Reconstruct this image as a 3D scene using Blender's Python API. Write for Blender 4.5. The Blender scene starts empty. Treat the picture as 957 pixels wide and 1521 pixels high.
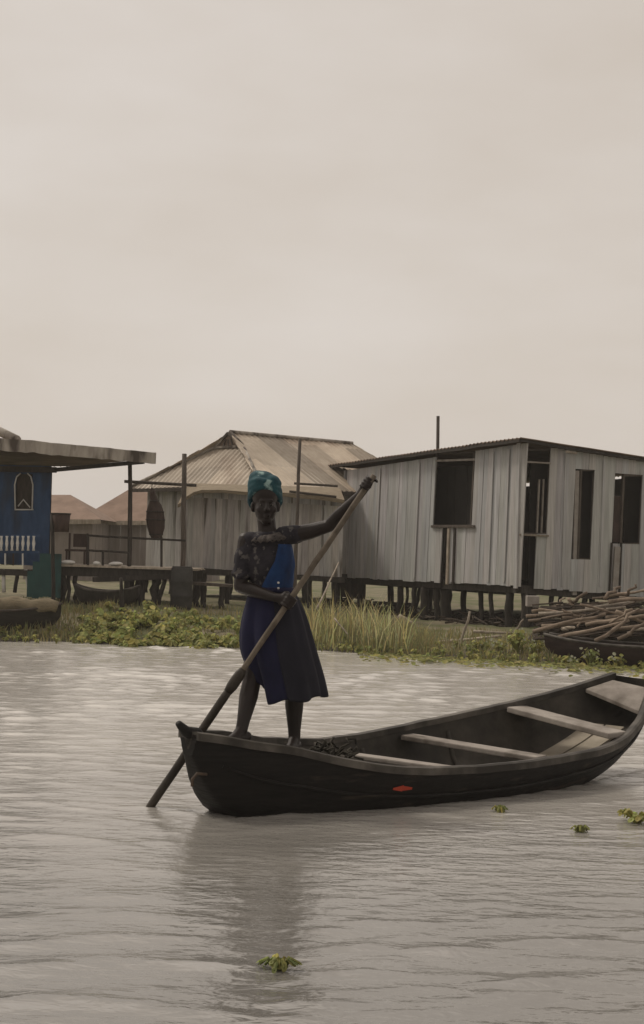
import bpy, bmesh, math, random
import numpy as np
from mathutils import Vector, Matrix, noise as mnoise
random.seed(7)
R = random.uniform
rad = math.radians
sc = bpy.context.scene
COL = sc.collection

# ------------------------------------------------------------------ camera
F_PX, CAM_H, PW, PH = 2400.0, 1.5, 957.0, 1521.0
ROLL = rad(1.5)
PITCH = math.atan((820 - PH / 2) / F_PX)
fw = Vector((0, math.cos(PITCH), math.sin(PITCH)))
r0 = Vector((1, 0, 0)); u0 = r0.cross(fw)
cr = r0 * math.cos(ROLL) + u0 * math.sin(ROLL)
cu = u0 * math.cos(ROLL) - r0 * math.sin(ROLL)
cam_d = bpy.data.cameras.new('camera')
cam = bpy.data.objects.new('camera', cam_d); COL.objects.link(cam)
cam_d.sensor_fit = 'VERTICAL'; cam_d.sensor_height = 36.0
cam_d.lens = 36.0 * F_PX / PH
cam_d.clip_start = 0.1; cam_d.clip_end = 9000
m = Matrix((cr, cu, -fw)).transposed().to_4x4(); m.translation = (0, 0, CAM_H)
cam.matrix_world = m
sc.camera = cam


def ray(px, py):
    return fw + cr * ((px - PW / 2) / F_PX) - cu * ((py - PH / 2) / F_PX)


def P(px, py, d):          # the point of the place that stands d metres ahead at this picture point
    v = ray(px, py)
    return Vector((0, 0, CAM_H)) + v * (d / v.y)


def PZ(px, py, z):
    v = ray(px, py)
    return Vector((0, 0, CAM_H)) + v * ((z - CAM_H) / v.z)


def interp(x, pts):
    if x <= pts[0][0]: return pts[0][1]
    for (a, b), (c, d) in zip(pts, pts[1:]):
        if x <= c:
            t = (x - a) / (c - a) if c > a else 0
            return b + (d - b) * t
    return pts[-1][1]


def sinterp(x, pts):      # smooth (catmull-rom) interpolation
    n = len(pts)
    if x <= pts[0][0]: return pts[0][1]
    if x >= pts[-1][0]: return pts[-1][1]
    for i in range(n - 1):
        if x <= pts[i + 1][0]:
            x0, y0 = pts[i]; x1, y1 = pts[i + 1]
            t = (x - x0) / (x1 - x0)
            m0 = (y1 - pts[i - 1][1]) / (x1 - pts[i - 1][0]) if i > 0 else (y1 - y0) / (x1 - x0)
            m1 = (pts[i + 2][1] - y0) / (pts[i + 2][0] - x0) if i < n - 2 else (y1 - y0) / (x1 - x0)
            h = x1 - x0
            return ((2*t**3-3*t*t+1)*y0 + (t**3-2*t*t+t)*h*m0 + (-2*t**3+3*t*t)*y1 + (t**3-t*t)*h*m1)


# ------------------------------------------------------------------ materials
def srgb(r, g, b):
    f = lambda c: (c/255/12.92) if c/255 <= .04045 else ((c/255+.055)/1.055)**2.4
    return (f(r), f(g), f(b))


def material(name, c1, c2, scale=4, stretch=(1, 1, 1), rough=.8, bump=.0, bscale=None, detail=6,
             spot=None, spot_scale=1.5, spot_lo=.55, spot_hi=.7, tone=False, spec=.3, rand=0.0, metal=0.0, bdist=.01, transl=0.0):
    """noise mix of two colours, an optional third stain colour, optional per-face tone, bump"""
    mt = bpy.data.materials.new(name); mt.use_nodes = True
    nt = mt.node_tree; N = nt.nodes; L = nt.links
    bs = N['Principled BSDF']
    bs.inputs['Roughness'].default_value = rough
    bs.inputs['Specular IOR Level'].default_value = spec
    bs.inputs['Metallic'].default_value = metal
    tc = N.new('ShaderNodeTexCoord')
    mp = N.new('ShaderNodeMapping'); mp.inputs['Scale'].default_value = stretch
    L.new(tc.outputs['Object'], mp.inputs['Vector'])
    n1 = N.new('ShaderNodeTexNoise'); n1.inputs['Scale'].default_value = scale; n1.inputs['Detail'].default_value = detail
    n1.inputs['Roughness'].default_value = .65
    L.new(mp.outputs['Vector'], n1.inputs['Vector'])
    rp = N.new('ShaderNodeValToRGB')
    rp.color_ramp.elements[0].position = .32; rp.color_ramp.elements[0].color = (*c1, 1)
    rp.color_ramp.elements[1].position = .68; rp.color_ramp.elements[1].color = (*c2, 1)
    L.new(n1.outputs['Fac'], rp.inputs['Fac'])
    out = rp.outputs['Color']
    if spot:
        n2 = N.new('ShaderNodeTexNoise'); n2.inputs['Scale'].default_value = spot_scale; n2.inputs['Detail'].default_value = 5
        L.new(mp.outputs['Vector'], n2.inputs['Vector'])
        r2 = N.new('ShaderNodeMapRange'); r2.inputs['From Min'].default_value = spot_lo; r2.inputs['From Max'].default_value = spot_hi
        L.new(n2.outputs['Fac'], r2.inputs['Value'])
        mx = N.new('ShaderNodeMix'); mx.data_type = 'RGBA'
        L.new(r2.outputs['Result'], mx.inputs['Factor']); L.new(out, mx.inputs[6]); mx.inputs[7].default_value = (*spot, 1)
        out = mx.outputs[2]
    if tone:
        at = N.new('ShaderNodeAttribute'); at.attribute_name = 'tone'
        mx = N.new('ShaderNodeMix'); mx.data_type = 'RGBA'; mx.blend_type = 'MULTIPLY'; mx.inputs['Factor'].default_value = 1
        L.new(out, mx.inputs[6]); L.new(at.outputs['Color'], mx.inputs[7]); out = mx.outputs[2]
    if rand:
        oi = N.new('ShaderNodeObjectInfo'); mr = N.new('ShaderNodeMapRange')
        mr.inputs['To Min'].default_value = 1 - rand; mr.inputs['To Max'].default_value = 1 + rand
        L.new(oi.outputs['Random'], mr.inputs['Value'])
        mx = N.new('ShaderNodeMix'); mx.data_type = 'RGBA'; mx.blend_type = 'MULTIPLY'; mx.inputs['Factor'].default_value = 1
        L.new(out, mx.inputs[6]); L.new(mr.outputs['Result'], mx.inputs[7]); out = mx.outputs[2]
    L.new(out, bs.inputs['Base Color'])
    if transl:
        tb = N.new('ShaderNodeBsdfTranslucent'); ms = N.new('ShaderNodeMixShader'); ms.inputs[0].default_value = transl
        L.new(out, tb.inputs['Color']); L.new(bs.outputs[0], ms.inputs[1]); L.new(tb.outputs[0], ms.inputs[2])
        L.new(ms.outputs[0], N['Material Output'].inputs['Surface'])
    if bump:
        nb = N.new('ShaderNodeTexNoise'); nb.inputs['Scale'].default_value = bscale or scale * 2; nb.inputs['Detail'].default_value = 5
        L.new(mp.outputs['Vector'], nb.inputs['Vector'])
        bp = N.new('ShaderNodeBump'); bp.inputs['Strength'].default_value = bump; bp.inputs['Distance'].default_value = bdist
        L.new(nb.outputs['Fac'], bp.inputs['Height']); L.new(bp.outputs['Normal'], bs.inputs['Normal'])
    return mt


M = {}
M['plank'] = material('weathered grey plank', (.37, .365, .36), (.53, .525, .52), 2.2, (9, 9, .55), .9, .35, 6,
                      spot=(.29, .28, .272), spot_scale=1.3, spot_lo=.55, spot_hi=.75, tone=True)
M['bamboo'] = material('weathered bamboo', (.31, .295, .28), (.50, .475, .45), 3, (8, 8, .6), .85, .3, 8,
                       spot=(.09, .075, .06), spot_scale=1.2, tone=True)
M['dark_wood'] = material('dark wet wood', (.022, .019, .016), (.055, .047, .04), 4, (4, 4, 1), .75, .4, 8, rand=.25)
M['post_wood'] = material('aged post wood', (.045, .037, .03), (.11, .09, .075), 5, (4, 4, .7), .85, .4, 8, rand=.3)
M['pale_wood'] = material('pale bare wood', (.22, .185, .145), (.42, .36, .29), 5, (3, 3, 1), .8, .3, 8, rand=.3)
M['stick'] = material('firewood stick bark', (.09, .066, .048), (.28, .22, .165), 6, (1, 1, 1), .85, .4, 10, rand=.45)
M['tin'] = material('rusty corrugated sheet', (.37, .31, .245), (.55, .48, .395), 1.4, (1, 1, 1), .6, .1, 10,
                    spot=(.21, .145, .10), spot_scale=1.0, spot_lo=.5, spot_hi=.72, tone=True, spec=.35)
M['tin_dark'] = material('brown rusted sheet', (.14, .10, .075), (.26, .19, .14), 2, (1, 1, 1), .75, .15, 12,
                         spot=(.08, .055, .042), spot_scale=1.6, spec=.25)
M['tin_edge'] = material('old sheet roof edge', (.24, .21, .18), (.44, .40, .345), 5, (1, 1, .25), .75, .2, 12,
                         spot=(.07, .055, .045), spot_scale=3, spot_lo=.5, spot_hi=.62)
M['far_roof'] = material('far brown roof', (.20, .135, .10), (.30, .21, .16), 2, (1, 1, 1), .8)
M['far_wall'] = material('far pale wall', (.20, .17, .15), (.28, .245, .22), 2, (3, 3, .5), .9)
M['thatch'] = material('old thatch', (.17, .135, .095), (.33, .275, .20), 6, (1, 5, 5), .95, .6, 14)
M['blue_paint'] = material('weathered blue paint', (.024, .056, .125), (.05, .10, .20), 3, (2, 2, .6), .75, .3, 10,
                           spot=(.035, .045, .065), spot_scale=1.6, spot_lo=.48, spot_hi=.7)
M['teal_paint'] = material('weathered teal paint', (.018, .055, .055), (.03, .085, .08), 3, (2, 2, .8), .7, .2, 10,
                           spot=(.02, .03, .03), spot_scale=2)
M['white_paint'] = material('chalky white paint', (.55, .53, .50), (.75, .73, .69), 6, (1, 1, 1), .8, .15, 14)
M['dark_room'] = material('room shade and iris black', (.012, .011, .010), (.02, .018, .016), 3, (1, 1, 1), .9)  # painted shade of unlit rooms behind openings; also the iris black
M['hull'] = material('tarred hull wood', (.003, .0025, .0022), (.011, .009, .0075), 3, (1, 1, 5), .6, .6, 7, spec=.25,
                     spot=(.045, .034, .026), spot_scale=2.0, spot_lo=.60, spot_hi=.74)
M['hull'].node_tree.nodes['Mapping'].inputs['Rotation'].default_value = (0, 0, rad(-40)); M['hull'].node_tree.nodes['Mapping'].inputs['Scale'].default_value = (.7, 2.5, 9)
M['hull_in'] = material('bare wood boat inside', (.022, .019, .016), (.075, .066, .054), 4, (1, 1, 1), .7, .4, 8,
                        spot=(.022, .02, .017), spot_scale=1.8, spot_lo=.5, spot_hi=.7)
M['rim'] = material('worn rim wood', (.065, .058, .05), (.15, .135, .115), 5, (1, 1, 1), .65, .3, 10,
                    spot=(.03, .026, .022), spot_scale=3, spot_lo=.42, spot_hi=.62)
M['thwart'] = material('worn grey thwart wood', (.23, .20, .175), (.38, .345, .305), 5, (1, 1, 1), .7, .3, 10,
                       spot=(.13, .11, .09), spot_scale=3)
M['floor_board'] = material('pale floor board', (.25, .22, .17), (.42, .37, .30), 4, (1, 1, 1), .7, .3, 10,
                            spot=(.12, .10, .08), spot_scale=2.5)
M['pole'] = material('pole bark', (.07, .056, .042), (.20, .165, .125), 7, (1, 1, 1), .7, .3, 14)
M['pole_wet'] = material('wet pole wood', (.02, .016, .012), (.05, .04, .03), 7, (1, 1, 1), .5, .3, 14)
M['skin'] = material('dark brown skin', (.010, .0056, .0042), (.017, .0095, .0072), 9, (1, 1, 1), .5, .1, 60, spec=.35)
M['eye'] = material('eye white', (.09, .08, .07), (.12, .11, .10), 3, rough=.7, spec=.1)
M['skirt'] = material('navy cotton', (.006, .007, .026), (.012, .013, .046), 6, (1, 1, .5), .9, .3, 30)
M['vest'] = material('bright blue cotton', (.005, .018, .062), (.011, .050, .155), 9, (1, 1, .5), .85, .3, 30)
M['wrap'] = material('teal head cloth', (.006, .035, .05), (.015, .075, .09), 14, (1, 1, 1), .75, .5, 26,
                     spot=(.28, .40, .38), spot_scale=15, spot_lo=.57, spot_hi=.66)
M['blouse'] = material('patterned dark blouse', (.014, .013, .018), (.034, .031, .038), 20, (1, 1, 1), .9, .3, 40,
                       spot=(.095, .087, .083), spot_scale=26, spot_lo=.58, spot_hi=.64)
M['frill'] = material('faded patterned frill', (.03, .026, .026), (.13, .112, .10), 34, (1, 1, 1), .9, .3, 50, detail=3)
M['skirt_dark'] = material('dark grey blue cotton', (.010, .010, .017), (.017, .017, .027), 6, (1, 1, .5), .9, .3, 30)
M['hull_old'] = material('old grey black hull', (.016, .014, .011), (.042, .037, .028), 3, (1, 1, 4), .9, .4, 8)
M['maroon'] = material('dark red brown hull', (.018, .011, .0095), (.038, .023, .019), 3, (1, 1, 4), .7, .4, 8)
M['red'] = material('faded red plastic', (.42, .05, .025), (.55, .08, .04), 6, rough=.5)
M['net'] = material('dark tangled net', (.018, .017, .014), (.07, .062, .048), 14, rough=.95)
M['iron'] = material('rusted iron', (.05, .035, .027), (.12, .085, .06), 20, rough=.7)
M['barrel'] = material('dark barrel', (.03, .03, .028), (.06, .057, .052), 5, rough=.6)
M['brown_wood'] = material('red brown wood', (.035, .023, .019), (.07, .045, .036), 5, (3, 3, .8), .7, .3, 10)
M['leaf'] = material('hyacinth leaf', (.30, .34, .12), (.46, .49, .23), 3, (1, 1, 1), .65, tone=True, spec=.2, transl=.45)
M['bloom'] = material('pale bloom', (.32, .33, .22), (.45, .45, .34), 5, rough=.8)
M['grass'] = material('bank grass', (.20, .21, .10), (.38, .385, .215), 2, (1, 1, 1), .7, tone=True, transl=.45)
M['concrete'] = material('pale concrete', (.24, .215, .19), (.36, .33, .30), 6, rough=.9, bump=.3)
M['mat'] = material('woven reed', (.14, .115, .075), (.27, .225, .15), 8, (1, 6, 6), .9, .5, 16)
M['mud'] = material('bank earth and grass', (.15, .13, .085), (.25, .22, .145), 1.2, (1, 1, 1), .95, .6, 9, detail=9,
                    spot=(.11, .118, .05), spot_scale=.9, spot_lo=.42, spot_hi=.6, bdist=.05)
_nt = M['mud'].node_tree                                # soaked dark mud just above the water line
_bs = _nt.nodes['Principled BSDF']; _src = _bs.inputs['Base Color'].links[0].from_socket
_tc = _nt.nodes['Texture Coordinate']; _sx = _nt.nodes.new('ShaderNodeSeparateXYZ'); _nt.links.new(_tc.outputs['Object'], _sx.inputs[0])
_wr = _nt.nodes.new('ShaderNodeMapRange'); _wr.inputs['From Min'].default_value = .02; _wr.inputs['From Max'].default_value = .14
_nt.links.new(_sx.outputs[2], _wr.inputs['Value'])
_mx = _nt.nodes.new('ShaderNodeMix'); _mx.data_type = 'RGBA'; _mx.inputs[6].default_value = (.045, .037, .027, 1)
_nt.links.new(_wr.outputs['Result'], _mx.inputs['Factor']); _nt.links.new(_src, _mx.inputs[7]); _nt.links.new(_mx.outputs[2], _bs.inputs['Base Color'])



# ------------------------------------------------------------------ mesh builder
class MB:
    def __init__(s):
        s.v = []; s.f = []; s.t = []; s.mi = []; s.tone = 1.0; s.m = 0

    def add(s, vs, fs):
        b = len(s.v); s.v += [Vector(x) for x in vs]
        for f in fs:
            s.f.append([b + i for i in f]); s.t.append(s.tone); s.mi.append(s.m)

    def hexa(s, a):   # 8 corners: bottom 4 ccw, top 4
        s.add(a, [(3, 2, 1, 0), (4, 5, 6, 7), (0, 1, 5, 4), (1, 2, 6, 5), (2, 3, 7, 6), (3, 0, 4, 7)])

    def box(s, c, h):
        c = Vector(c); x, y, z = h
        s.hexa([c + Vector(o) for o in ((-x,-y,-z),(x,-y,-z),(x,y,-z),(-x,y,-z),(-x,-y,z),(x,-y,z),(x,y,z),(-x,y,z))])

    def beam(s, a, b, w, h, up=(0, 0, 1)):
        a = Vector(a); b = Vector(b); d = (b - a).normalized(); up = Vector(up)
        sd = d.cross(up)
        if sd.length < 1e-4: sd = d.cross(Vector((0, 1, 0)))
        sd.normalize(); up = sd.cross(d)
        o = []
        for p in (a, b):
            for (i, j) in ((-1, -1), (1, -1), (1, 1), (-1, 1)):
                o.append(p + sd * (i * w / 2) + up * (j * h / 2))
        s.add(o, [(0, 1, 2, 3), (7, 6, 5, 4), (0, 4, 5, 1), (1, 5, 6, 2), (2, 6, 7, 3), (3, 7, 4, 0)])

    def tube(s, pts, radii, n=8, wob=0.0):
        pts = [Vector(p) for p in pts]; rings = []
        ref = None
        for i, p in enumerate(pts):
            d = (pts[min(i+1, len(pts)-1)] - pts[max(i-1, 0)]).normalized()
            if ref is None:
                ref = d.cross(Vector((0, 0, 1)))
                if ref.length < .1: ref = d.cross(Vector((1, 0, 0)))
            a = (ref - d * ref.dot(d)).normalized(); b = d.cross(a); ref = a
            r = radii[i] if isinstance(radii, (list, tuple)) else radii
            ring = []
            for k in range(n):
                t = 2 * math.pi * k / n; q = r * (1 + R(-wob, wob))
                ring.append(p + a * (q * math.cos(t)) + b * (q * math.sin(t)))
            rings.append(ring)
        s.loft(rings)

    def loft(s, rings, cap=True, closed=True):
        n = len(rings[0]); vs = [p for r in rings for p in r]; fs = []
        for i in range(len(rings) - 1):
            for k in range(n if closed else n - 1):
                a = i * n + k; b = i * n + (k + 1) % n
                fs.append((a, b, b + n, a + n))
        if cap and closed:
            fs.append(tuple(reversed(range(n)))); fs.append(tuple(range((len(rings)-1)*n, len(rings)*n)))
        s.add(vs, fs)

    def ball(s, c, r, n=12, rot=None):
        c = Vector(c); rx, ry, rz = r if isinstance(r, (tuple, list)) else (r, r, r)
        rings = []
        for i in range(1, n):
            ph = math.pi * i / n; ring = []
            for k in range(2 * n):
                th = math.pi * k / n
                o = Vector((rx*math.sin(ph)*math.cos(th), ry*math.sin(ph)*math.sin(th), -rz*math.cos(ph)))
                ring.append(c + (rot @ o if rot else o))
            rings.append(ring)
        s.loft(rings)

    def cap_chain(s, pts, radii, n=12):   # limb: tapered tubes closed by balls
        for (p, q, a, b) in zip(pts, pts[1:], radii, radii[1:]):
            s.tube([p, q], [a, b], n)
        for p, r in zip(pts, radii): s.ball(p, r * 1.0, 6)

    def mesh(s, name, origin=(0, 0, 0), smooth=False):
        o = Vector(origin); me = bpy.data.meshes.new(name)
        me.from_pydata([tuple(p - o) for p in s.v], [], s.f); me.update()
        at = me.color_attributes.new('tone', 'FLOAT_COLOR', 'CORNER')
        cols = []
        for p in me.polygons:
            t = s.t[p.index]; t = t if isinstance(t, tuple) else (t, t, t)
            for _ in p.loop_indices: cols += [t[0], t[1], t[2], 1.0]
            p.use_smooth = smooth
            p.material_index = s.mi[p.index]
        at.data.foreach_set('color', cols)
        return me


def obj(name, mb, mat, parent=None, origin=None, smooth=False, bevel=0, label=None):
    o0 = Vector(origin) if origin is not None else (parent_origin(parent) if parent else Vector((0, 0, 0)))
    me = mb.mesh(name, o0, smooth)
    for k in (mat if isinstance(mat, (list, tuple)) else [mat]): me.materials.append(k)
    o = bpy.data.objects.new(name, me); COL.objects.link(o)
    if parent:
        o.parent = parent; o.location = o0 - parent_origin(parent)
    else:
        o.location = o0
    if bevel:
        bv = o.modifiers.new('bevel', 'BEVEL'); bv.width = bevel; bv.segments = 2; bv.limit_method = 'ANGLE'
    if label: o['label'] = label
    return o


def parent_origin(p):
    v = Vector(p.location)
    while p.parent: p = p.parent; v += Vector(p.location)
    return v


def thing(name, label, cat, loc, group=None):
    o = bpy.data.objects.new(name, None); COL.objects.link(o); o.location = loc
    o.empty_display_size = .2
    return tag(o, label, cat, group)


def tag(o, label, cat, group=None, kind=None):
    o['label'] = label; o['category'] = cat
    if group: o['group'] = group
    if kind: o['kind'] = kind
    return o


def remesh(name, mb, mat, origin, voxel=.006, smooth=4, parent=None):
    me = mb.mesh(name + '_src')
    tmp = bpy.data.objects.new('tmp', me); COL.objects.link(tmp)
    rm = tmp.modifiers.new('r', 'REMESH'); rm.mode = 'VOXEL'; rm.voxel_size = voxel
    sm = tmp.modifiers.new('s', 'SMOOTH'); sm.iterations = smooth; sm.factor = .5
    dg = bpy.context.evaluated_depsgraph_get()
    nm = bpy.data.meshes.new_from_object(tmp.evaluated_get(dg)); nm.name = name
    bpy.data.objects.remove(tmp); bpy.data.meshes.remove(me)
    o0 = Vector(origin); nm.transform(Matrix.Translation(-o0))
    for p in nm.polygons: p.use_smooth = True
    nm.materials.clear(); nm.materials.append(mat)
    o = bpy.data.objects.new(name, nm); COL.objects.link(o)
    if parent: o.parent = parent; o.location = o0 - parent_origin(parent)
    else: o.location = o0
    return o


# ------------------------------------------------------------------ sky and sun
SUN_EL, SUN_AZ = rad(50), rad(-62)            # sun behind the houses, a little to the left
sd = Vector((math.sin(SUN_AZ) * math.cos(SUN_EL), math.cos(SUN_AZ) * math.cos(SUN_EL), math.sin(SUN_EL)))
w = bpy.data.worlds.new('World'); sc.world = w; w.use_nodes = True
nt = w.node_tree; N = nt.nodes; L = nt.links
for n in list(N): N.remove(n)
out = N.new('ShaderNodeOutputWorld')
sky = N.new('ShaderNodeTexSky'); sky.sky_type = 'NISHITA'; sky.sun_disc = False
sky.sun_elevation = SUN_EL; sky.sun_rotation = SUN_AZ; sky.dust_density = 4; sky.air_density = 1.5
b1 = N.new('ShaderNodeBackground'); b1.inputs['Strength'].default_value = .05
L.new(sky.outputs['Color'], b1.inputs['Color'])
tc = N.new('ShaderNodeTexCoord')
dt = N.new('ShaderNodeVectorMath'); dt.operation = 'DOT_PRODUCT'; dt.inputs[1].default_value = (-.38, .90, .22)
L.new(tc.outputs['Generated'], dt.inputs[0])
mr = N.new('ShaderNodeMapRange'); mr.inputs['From Min'].default_value = -.7; mr.inputs['From Max'].default_value = .9
mr.inputs['To Min'].default_value = .78; mr.inputs['To Max'].default_value = 1.0; mr.interpolation_type = 'SMOOTHSTEP'
L.new(dt.outputs['Value'], mr.inputs['Value'])
mp = N.new('ShaderNodeMapping'); mp.inputs['Scale'].default_value = (1.2, 1.2, 3.2)
L.new(tc.outputs['Generated'], mp.inputs['Vector'])
nz = N.new('ShaderNodeTexNoise'); nz.inputs['Scale'].default_value = 3.0; nz.inputs['Detail'].default_value = 4
L.new(mp.outputs['Vector'], nz.inputs['Vector'])
rp = N.new('ShaderNodeValToRGB')
rp.color_ramp.elements[0].position = .3; rp.color_ramp.elements[0].color = (.655, .577, .50, 1)
rp.color_ramp.elements[1].position = .72; rp.color_ramp.elements[1].color = (.765, .70, .642, 1)
L.new(nz.outputs['Fac'], rp.inputs['Fac'])
b2 = N.new('ShaderNodeBackground')
gl = N.new('ShaderNodeVectorMath'); gl.operation = 'DOT_PRODUCT'; gl.inputs[1].default_value = (-.20, .60, .775)   # veiled sun high ahead
L.new(tc.outputs['Generated'], gl.inputs[0])
mg = N.new('ShaderNodeMapRange'); mg.inputs['From Min'].default_value = .83; mg.inputs['From Max'].default_value = 1.0
mg.inputs['To Min'].default_value = 1.0; mg.inputs['To Max'].default_value = 2.6; mg.interpolation_type = 'SMOOTHSTEP'
L.new(gl.outputs['Value'], mg.inputs['Value'])
mu = N.new('ShaderNodeMath'); mu.operation = 'MULTIPLY'
L.new(mr.outputs['Result'], mu.inputs[0]); L.new(mg.outputs['Result'], mu.inputs[1])
L.new(rp.outputs['Color'], b2.inputs['Color']); L.new(mu.outputs[0], b2.inputs['Strength'])
ad = N.new('ShaderNodeMixShader'); ad.inputs[0].default_value = .9      # thick overcast over the clear sky
L.new(b1.outputs[0], ad.inputs[1]); L.new(b2.outputs[0], ad.inputs[2]); L.new(ad.outputs[0], out.inputs['Surface'])

sl = bpy.data.lights.new('sun', 'SUN'); sl.energy = 1.3; sl.angle = rad(12); sl.color = (1.0, .92, .80)
so = bpy.data.objects.new('sun', sl); COL.objects.link(so)
so.rotation_euler = (-sd).to_track_quat('-Z', 'Y').to_euler()
so.location = (0, 0, 30)
vs = sc.view_settings
vs.view_transform = 'Standard'; vs.look = 'None'; vs.exposure = 0; vs.gamma = 1; vs.use_curve_mapping = False

# ------------------------------------------------------------------ water
WAVE_SLOPE = .0058
BOW_XY = PZ(280, 1090, .46)
wm = bpy.data.materials.new('lagoon water'); wm.use_nodes = True
nt = wm.node_tree; N = nt.nodes; L = nt.links
bs = N['Principled BSDF']
bs.inputs['Base Color'].default_value = (.17, .158, .138, 1)
bs.inputs['Roughness'].default_value = .15; bs.inputs['IOR'].default_value = 1.9
tc = N.new('ShaderNodeTexCoord')


def wave(scale, stretch, detail, dist):
    mp = N.new('ShaderNodeMapping'); mp.inputs['Scale'].default_value = stretch
    L.new(tc.outputs['Object'], mp.inputs['Vector'])
    n = N.new('ShaderNodeTexNoise'); n.inputs['Scale'].default_value = scale; n.inputs['Detail'].default_value = detail
    n.inputs['Roughness'].default_value = .55; n.inputs['Distortion'].default_value = dist
    L.new(mp.outputs['Vector'], n.inputs['Vector'])
    return n.outputs['Fac']


def math_(op, a, b):
    n = N.new('ShaderNodeMath'); n.operation = op
    for i, x in enumerate((a, b)):
        if isinstance(x, (int, float)): n.inputs[i].default_value = x
        else: L.new(x, n.inputs[i])
    return n.outputs[0]


def ridge(x, k):            # sharp crests, flat troughs
    a = math_('ABSOLUTE', math_('SUBTRACT', math_('MULTIPLY', x, 2.0), 1.0), 0)
    return math_('POWER', math_('SUBTRACT', 1.0, a), k)


sx = N.new('ShaderNodeSeparateXYZ'); L.new(tc.outputs['Object'], sx.inputs[0])    # sky brightness painted into the base colour: pale far off, darker near the viewer
painted_sheen = N.new('ShaderNodeMapRange'); painted_sheen.inputs['From Min'].default_value = 5.5; painted_sheen.inputs['From Max'].default_value = 13.0; painted_sheen.interpolation_type = 'SMOOTHSTEP'
L.new(math_('ADD', sx.outputs[1], math_('MULTIPLY', math_('SUBTRACT', wave(.5, (.5, 1, 1), 3, .4), .5), 6.0)), painted_sheen.inputs['Value'])
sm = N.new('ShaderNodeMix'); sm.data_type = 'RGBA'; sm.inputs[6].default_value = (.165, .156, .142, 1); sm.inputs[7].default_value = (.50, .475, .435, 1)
L.new(painted_sheen.outputs['Result'], sm.inputs['Factor']); L.new(sm.outputs[2], bs.inputs['Base Color'])
bp = N.new('ShaderNodeBump'); bp.inputs['Distance'].default_value = .10; bp.inputs['Strength'].default_value = .12
L.new(wave(11, (.6, 1.1, 1), 3, .3), bp.inputs['Height']); L.new(bp.outputs['Normal'], bs.inputs['Normal'])

# wind chop as real waves near the viewer, fading into a flat sheet farther off
rng = np.random.default_rng(5)
WX = np.concatenate([[-1200, -300, -60, -20], np.arange(-9.0, 9.001, .035), [20, 60, 300, 1200]])
WY = np.concatenate([[-150, -20, 0, 2.5], np.arange(3.6, 12.0, .028), np.arange(12.0, 26.5, .04), [27, 30, 60, 300, 1500]])
X, Y = np.meshgrid(WX, WY)
Hh = np.zeros_like(X)
gust = np.zeros_like(X)
for k in range(14):
    lam = rng.uniform(1.2, 5.0); th = rng.uniform(0, 2 * np.pi); ph = rng.uniform(0, 6.28)
    gust += np.sin((X * np.cos(th) * .7 + Y * np.sin(th)) * 2 * np.pi / lam + ph)
gust = np.clip(.85 + .22 * gust / 2.2, .45, 1.3)
WARPX = .10 * np.sin(X * 1.7 + .6 * Y + 1) + .07 * np.sin(X * 3.9 - 1.1 * Y)
WARPY = .12 * np.sin(X * 1.3 - .5 * Y) + .06 * np.sin(2.9 * X + .8 * Y + 2)
for k in range(110):
    lam = np.exp(rng.uniform(np.log(.11), np.log(.6))); th = np.pi / 2 + rng.normal(0, .42) + .12
    st = WAVE_SLOPE * rng.uniform(.5, 1.3) * (lam / .35) ** -.15
    ph = rng.uniform(0, 6.28)
    c = np.sin(((X + WARPX) * np.cos(th) + (Y + WARPY) * np.sin(th)) * 2 * np.pi / lam + ph)
    Hh += st * lam / (2 * np.pi) * c
sig = Hh.std()
Hh = sig * 1.25 * (np.exp(np.clip(Hh / sig, -3, 2.6) * .42) - 1.09) / .45     # peaked crests, broad troughs
fade = np.clip((9.0 - np.abs(X)) / 1.2, 0, 1) * np.clip((Y - 3.6) / .4, 0, 1) * np.clip((26.4 - Y) / 1.5, 0, 1)
Hh *= fade * gust * np.clip(1.0 + (Y - 9.0) * .10, 1.0, 1.75)      # the open middle of the channel is choppier
hx_, hy_ = X - BOW_XY[0], Y - BOW_XY[1]
uu = hx_ * np.cos(np.radians(42)) + hy_ * np.sin(np.radians(42)); ll = hx_ * np.sin(np.radians(42)) - hy_ * np.cos(np.radians(42))
inside = (uu > .1) & (uu < 3.9) & (np.abs(ll) < .42 * np.sin(np.pi * np.clip(uu / 4.1, 0, 1)) ** .5)
Hh[inside] = np.minimum(Hh[inside], -.01)
nxw, nyw = len(WX), len(WY)
verts = np.stack([X, Y, Hh], -1).reshape(-1, 3)
ii = np.arange(nxw * (nyw - 1)).reshape(nyw - 1, nxw)[:, :-1].ravel()
faces = np.stack([ii, ii + 1, ii + nxw + 1, ii + nxw], -1)
wme = bpy.data.meshes.new('water')
wme.vertices.add(len(verts)); wme.vertices.foreach_set('co', verts.ravel())
wme.loops.add(faces.size); wme.loops.foreach_set('vertex_index', faces.ravel().astype(np.int32))
wme.polygons.add(len(faces)); wme.polygons.foreach_set('loop_start', np.arange(0, faces.size, 4, dtype=np.int32))
wme.update(calc_edges=True); wme.validate()
wme.polygons.foreach_set('use_smooth', np.ones(len(wme.polygons), dtype=bool))
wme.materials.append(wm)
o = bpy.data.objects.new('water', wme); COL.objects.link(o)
tag(o, 'rippled grey brown lagoon water in front of the bank', 'water', kind='structure')

# ------------------------------------------------------------------ bank
BANK = [(-60, 26), (-12, 25.2), (-5, 25.0), (-1.3, 25.1), (0, 24.7), (1.26, 23.8), (3.5, 22.7), (6, 22.0), (14, 21.0), (60, 20)]


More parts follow.
